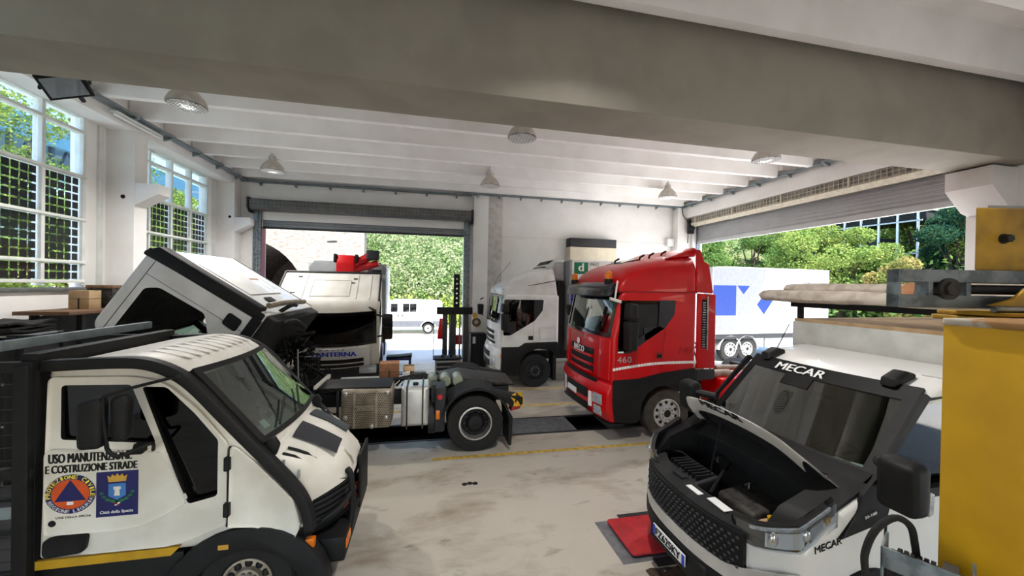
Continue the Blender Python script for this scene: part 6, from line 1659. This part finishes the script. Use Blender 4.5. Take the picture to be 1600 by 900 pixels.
for k, lb in enumerate(('lowest black rubber mat of the pile on the wire crate', 'second black rubber mat of the pile on the wire crate', 'third black rubber mat of the pile on the wire crate', 'topmost crumpled black mat of the pile on the wire crate')):
    f0 = rr.uniform(0, 6)
    tag(MB().patch(lambda u, v: (-6.40 + .6 * u, 6.84 + .72 * v - .03 * k, 2.225 + .05 * k + .018 * math.sin(5 * u + f0) * math.sin(6 * v + f0) + .02 * (k == 3) * math.sin(9 * v)), 8, 8, (0, 0, -.032)).build('rubber_mat', M['rubber']), lb, 'mat', 'rubber mats on the wire crate')

# ------------------------------------------------------------------ floor fittings in the foreground
t = thing('roller_tester_cover', 'red chequered steel cover in a grey floor frame by the light truck', 'floor cover', (2.13, 3.85, 0))
fr = MB().box(0, 1.5, 0, .76, -.02, .006)
fr.build('floor_frame', M['floor_steel'], t)
MB().box(.36, 1.7, .74, .86, -.02, .007).build('side_frame', M['dark_grey'], t)
MB().box(.36, 1.7, -.10, .02, -.02, .007).build('side_frame', M['dark_grey'], t)
MB().box(.45, 1.7, .755, .80, .007, .010).build('dark_slot', M['black_plastic'], t)
rp = MB().slab(rnd([(.14, .05), (1.4, .05), (1.4, .72), (.14, .72)], .05), .03, .055, r=.006, ax='z').build('red_plate', M['plate_red'], t)
b = MB()
for i in range(30):
    for j in range(16):
        x = .19 + i * .04 + (.02 if j % 2 else 0); y = .09 + j * .04
        b.box(x - .008, x + .008, y - .003, y + .003, .054, .0575, M=None)
b.build('chequer_studs', mat('stud_red', (196, 70, 66), .4, .3), rp)
MB().box(.2, 1.35, .1, .68, .004, .03).build('plate_support', M['black_plastic'], t)
for k, (x, y) in enumerate(((.56, 5.86), (.64, 5.875), (.72, 5.86))):
    tag(MB().cyl((x, y, 0), (x, y, .006), .042, n=18).lathe([(.006, .0), (.006, .03), (.012, .03), (.012, .0)], (x, y, 0), 'z', 16).build('floor_cap', M['rubber']), ('left of the three round black caps on the open floor', 'middle one of the three round black caps on the open floor', 'right of the three round black caps on the open floor')[k], 'floor cap', 'black caps on the floor')
tag(MB().patch(lambda u, v: (2.32 + .7 * u, 3.42 + .30 * v, .012 + .016 * math.sin(17 * u + 3 * v) * math.sin(11 * v + 5 * u)), 14, 8, (0, 0, -.006)).build('cardboard_sheet', mat('oily_card', (70, 48, 34), .9, c2=(40, 28, 22), scale=9, amt=.9)), 'crumpled oily brown sheet on the floor under the bumper of the light truck', 'sheet')
# tangle of coloured straps at the very left edge
t = thing('strap_tangle', 'tangle of blue, lime and orange straps hanging on the bed of the utility truck', 'straps', (-3.32, 3.66, .80))
for nm, m, c in (('blue_strap', M['blue'], (0, 0, .1)), ('lime_strap', mat('lime', (160, 200, 40), .5), (.05, -.02, .04)), ('orange_strap', M['orange'], (.09, -.02, 0))):
    MB().tube([(c[0] - .12, c[1], c[2] + .05), (c[0] - .03, c[1] - .02, c[2] + .03), (c[0] + .02, c[1], c[2] - .02), (c[0] - .05, c[1] + .02, c[2] - .03), (c[0] + .04, c[1], c[2] + .02)], .016, n=6, sub=4).build(nm, m, t)

# ------------------------------------------------------------------ yellow crane post on the right
t = thing('crane_post', 'yellow steel crane post with a jib arm, nearest on the right edge', 'crane post', (2.0, .55, 0))
MB().slab([(0, 0), (.55, 0), (.55, .586), (0, .586)], 0, 2.935, r=.012, ax='z').build('column', M['yellow_paint'], t)
MB().slab(rnd([(-.01, -.01), (.56, -.01), (.56, .596), (-.01, .596)], .03), 2.925, 2.952, r=.006, ax='z').build('cap_plate', M['rust'], t)
MB().cyl((.02, .4, 1.2), (-.01, .4, 1.2), .012).build('rivet', M['dark_grey'], t)
J = Matrix.Translation((.06, .80, 0)) @ Matrix.Rotation(R(-12), 4, 'Z')
b = MB()
for z in (2.985, 3.098): b.slab([(0, z), (1.3, z), (1.3, z + .058), (0, z + .058)], -.03, .03, r=.004, n=1)
b.box(0, .008, -.03, .03, 2.985, 3.156).box(.13, .15, -.03, .03, 3.04, 3.1).box(.30, .32, -.03, .03, 3.04, 3.1)
arm = b.build('jib_arm', M['galvanized'], t, M=J)
MB().cyl((.215, -.055, 3.07), (.215, .06, 3.07), .03, n=6).lathe([(-.042, .028), (-.042, .048), (-.03, .048), (-.03, .028)], (.215, 0, 3.07), 'y', 20).build('arm_bolt', M['skin_engine'], arm)
MB().cyl((.33, .0, 3.07), (.9, .0, 3.07), .022, n=10).build('inner_rod', M['dark_grey'], arm)
up = MB().slab([(.43, .05), (1.3, .05), (1.3, .45), (.93, .45)], 3.16, 3.455, r=.006, n=1, ax='z')
ub = up.build('upper_box', M['yellow_dirty'], t, M=J)
MB().cyl((.56, .05, 3.31), (.56, .02, 3.31), .018, n=6).lathe([(.045, .0), (.045, .024), (.052, .024), (.052, .0)], (.56, 0, 3.31), 'y', 18).build('box_bolt', M['skin_engine'], ub)
MB().prism([(.51, .07), (1.3, .07), (1.3, .44), (.95, .44)], 3.455, 3.47, 'z').build('box_lid', M['grey_body'], ub)
hp = MB().slab(rnd([(.31, -.16), (.9, -.16), (.9, .12), (.31, .12)], .05), 2.955, 2.972, r=.004, ax='z').slab(rnd([(.30, -.18), (.9, -.18), (.9, .14), (.30, .14)], .06), 2.93, 2.95, r=.004, ax='z')
hg = hp.build('hinge_plate', M['yellow_dirty'], t, M=J)
MB().prism([(.32, 3.0), (.42, 3.03), (.52, 3.105), (.60, 3.115), (1.0, 3.115), (1.0, 2.99)], -.10, -.085).build('gusset', M['yellow_dirty'], hg)
MB().cyl((.31, -.12, 2.985), (.50, -.12, 2.985), .013, n=12).build('hinge_pin', M['steel'], hg)
MB().cyl((.50, -.08, 3.06), (.58, -.08, 3.06), .022, n=16).build('swivel', M['white_dull'], hg)

t = thing('cable_winch', 'small winch in a galvanized bracket with a thick black cable loop beside the yellow post', 'winch', (1.74, 1.16, 1.68), R(-62))
MB().box(0, .24, -.005, .005, .30, .38).box(0, .24, -.005, .005, .18, .265).box(0, .01, -.005, .14, .18, .38).box(.23, .24, -.005, .14, .18, .38).build('bracket', M['galvanized'], t, bevel=.003)
MB().cyl((.02, .08, .28), (.22, .08, .28), .06, n=18).lathe([(.16, .05), (.16, .085), (.2, .085), (.2, .05)], (0, .08, .28), 'x', 20).build('drum', M['skin_engine'], t)
b = MB()
for k in range(6): b.lathe([(.04 + .018 * k, .058), (.04 + .018 * k, .072), (.052 + .018 * k, .072), (.052 + .018 * k, .058)], (0, .08, .28), 'x', 18)
b.build('wound_cable', M['black_plastic'], t)
MB().tube([(.19, -.02, .24), (.22, -.05, .2), (.16, -.06, .16), (.2, -.02, .1)], .018, n=6, sub=4).build('red_handle', M['tail_red'], t)
MB().box(0, .3, .1, .3, .1, .17).build('mount', M['dark_grey'], t)
tag(MB().tube([(1.685, 1.168, 1.88), (1.68, 1.169, 1.95), (1.678, 1.171, 2.03), (1.716, 1.163, 2.121), (1.789, 1.148, 2.170), (1.848, 1.135, 2.139), (1.868, 1.131, 2.069), (1.865, 1.12, 2.0)], .0125, n=10, sub=5).build('black_cable', M['rubber']), 'thick black cable looping over the winch beside the yellow post', 'cable')
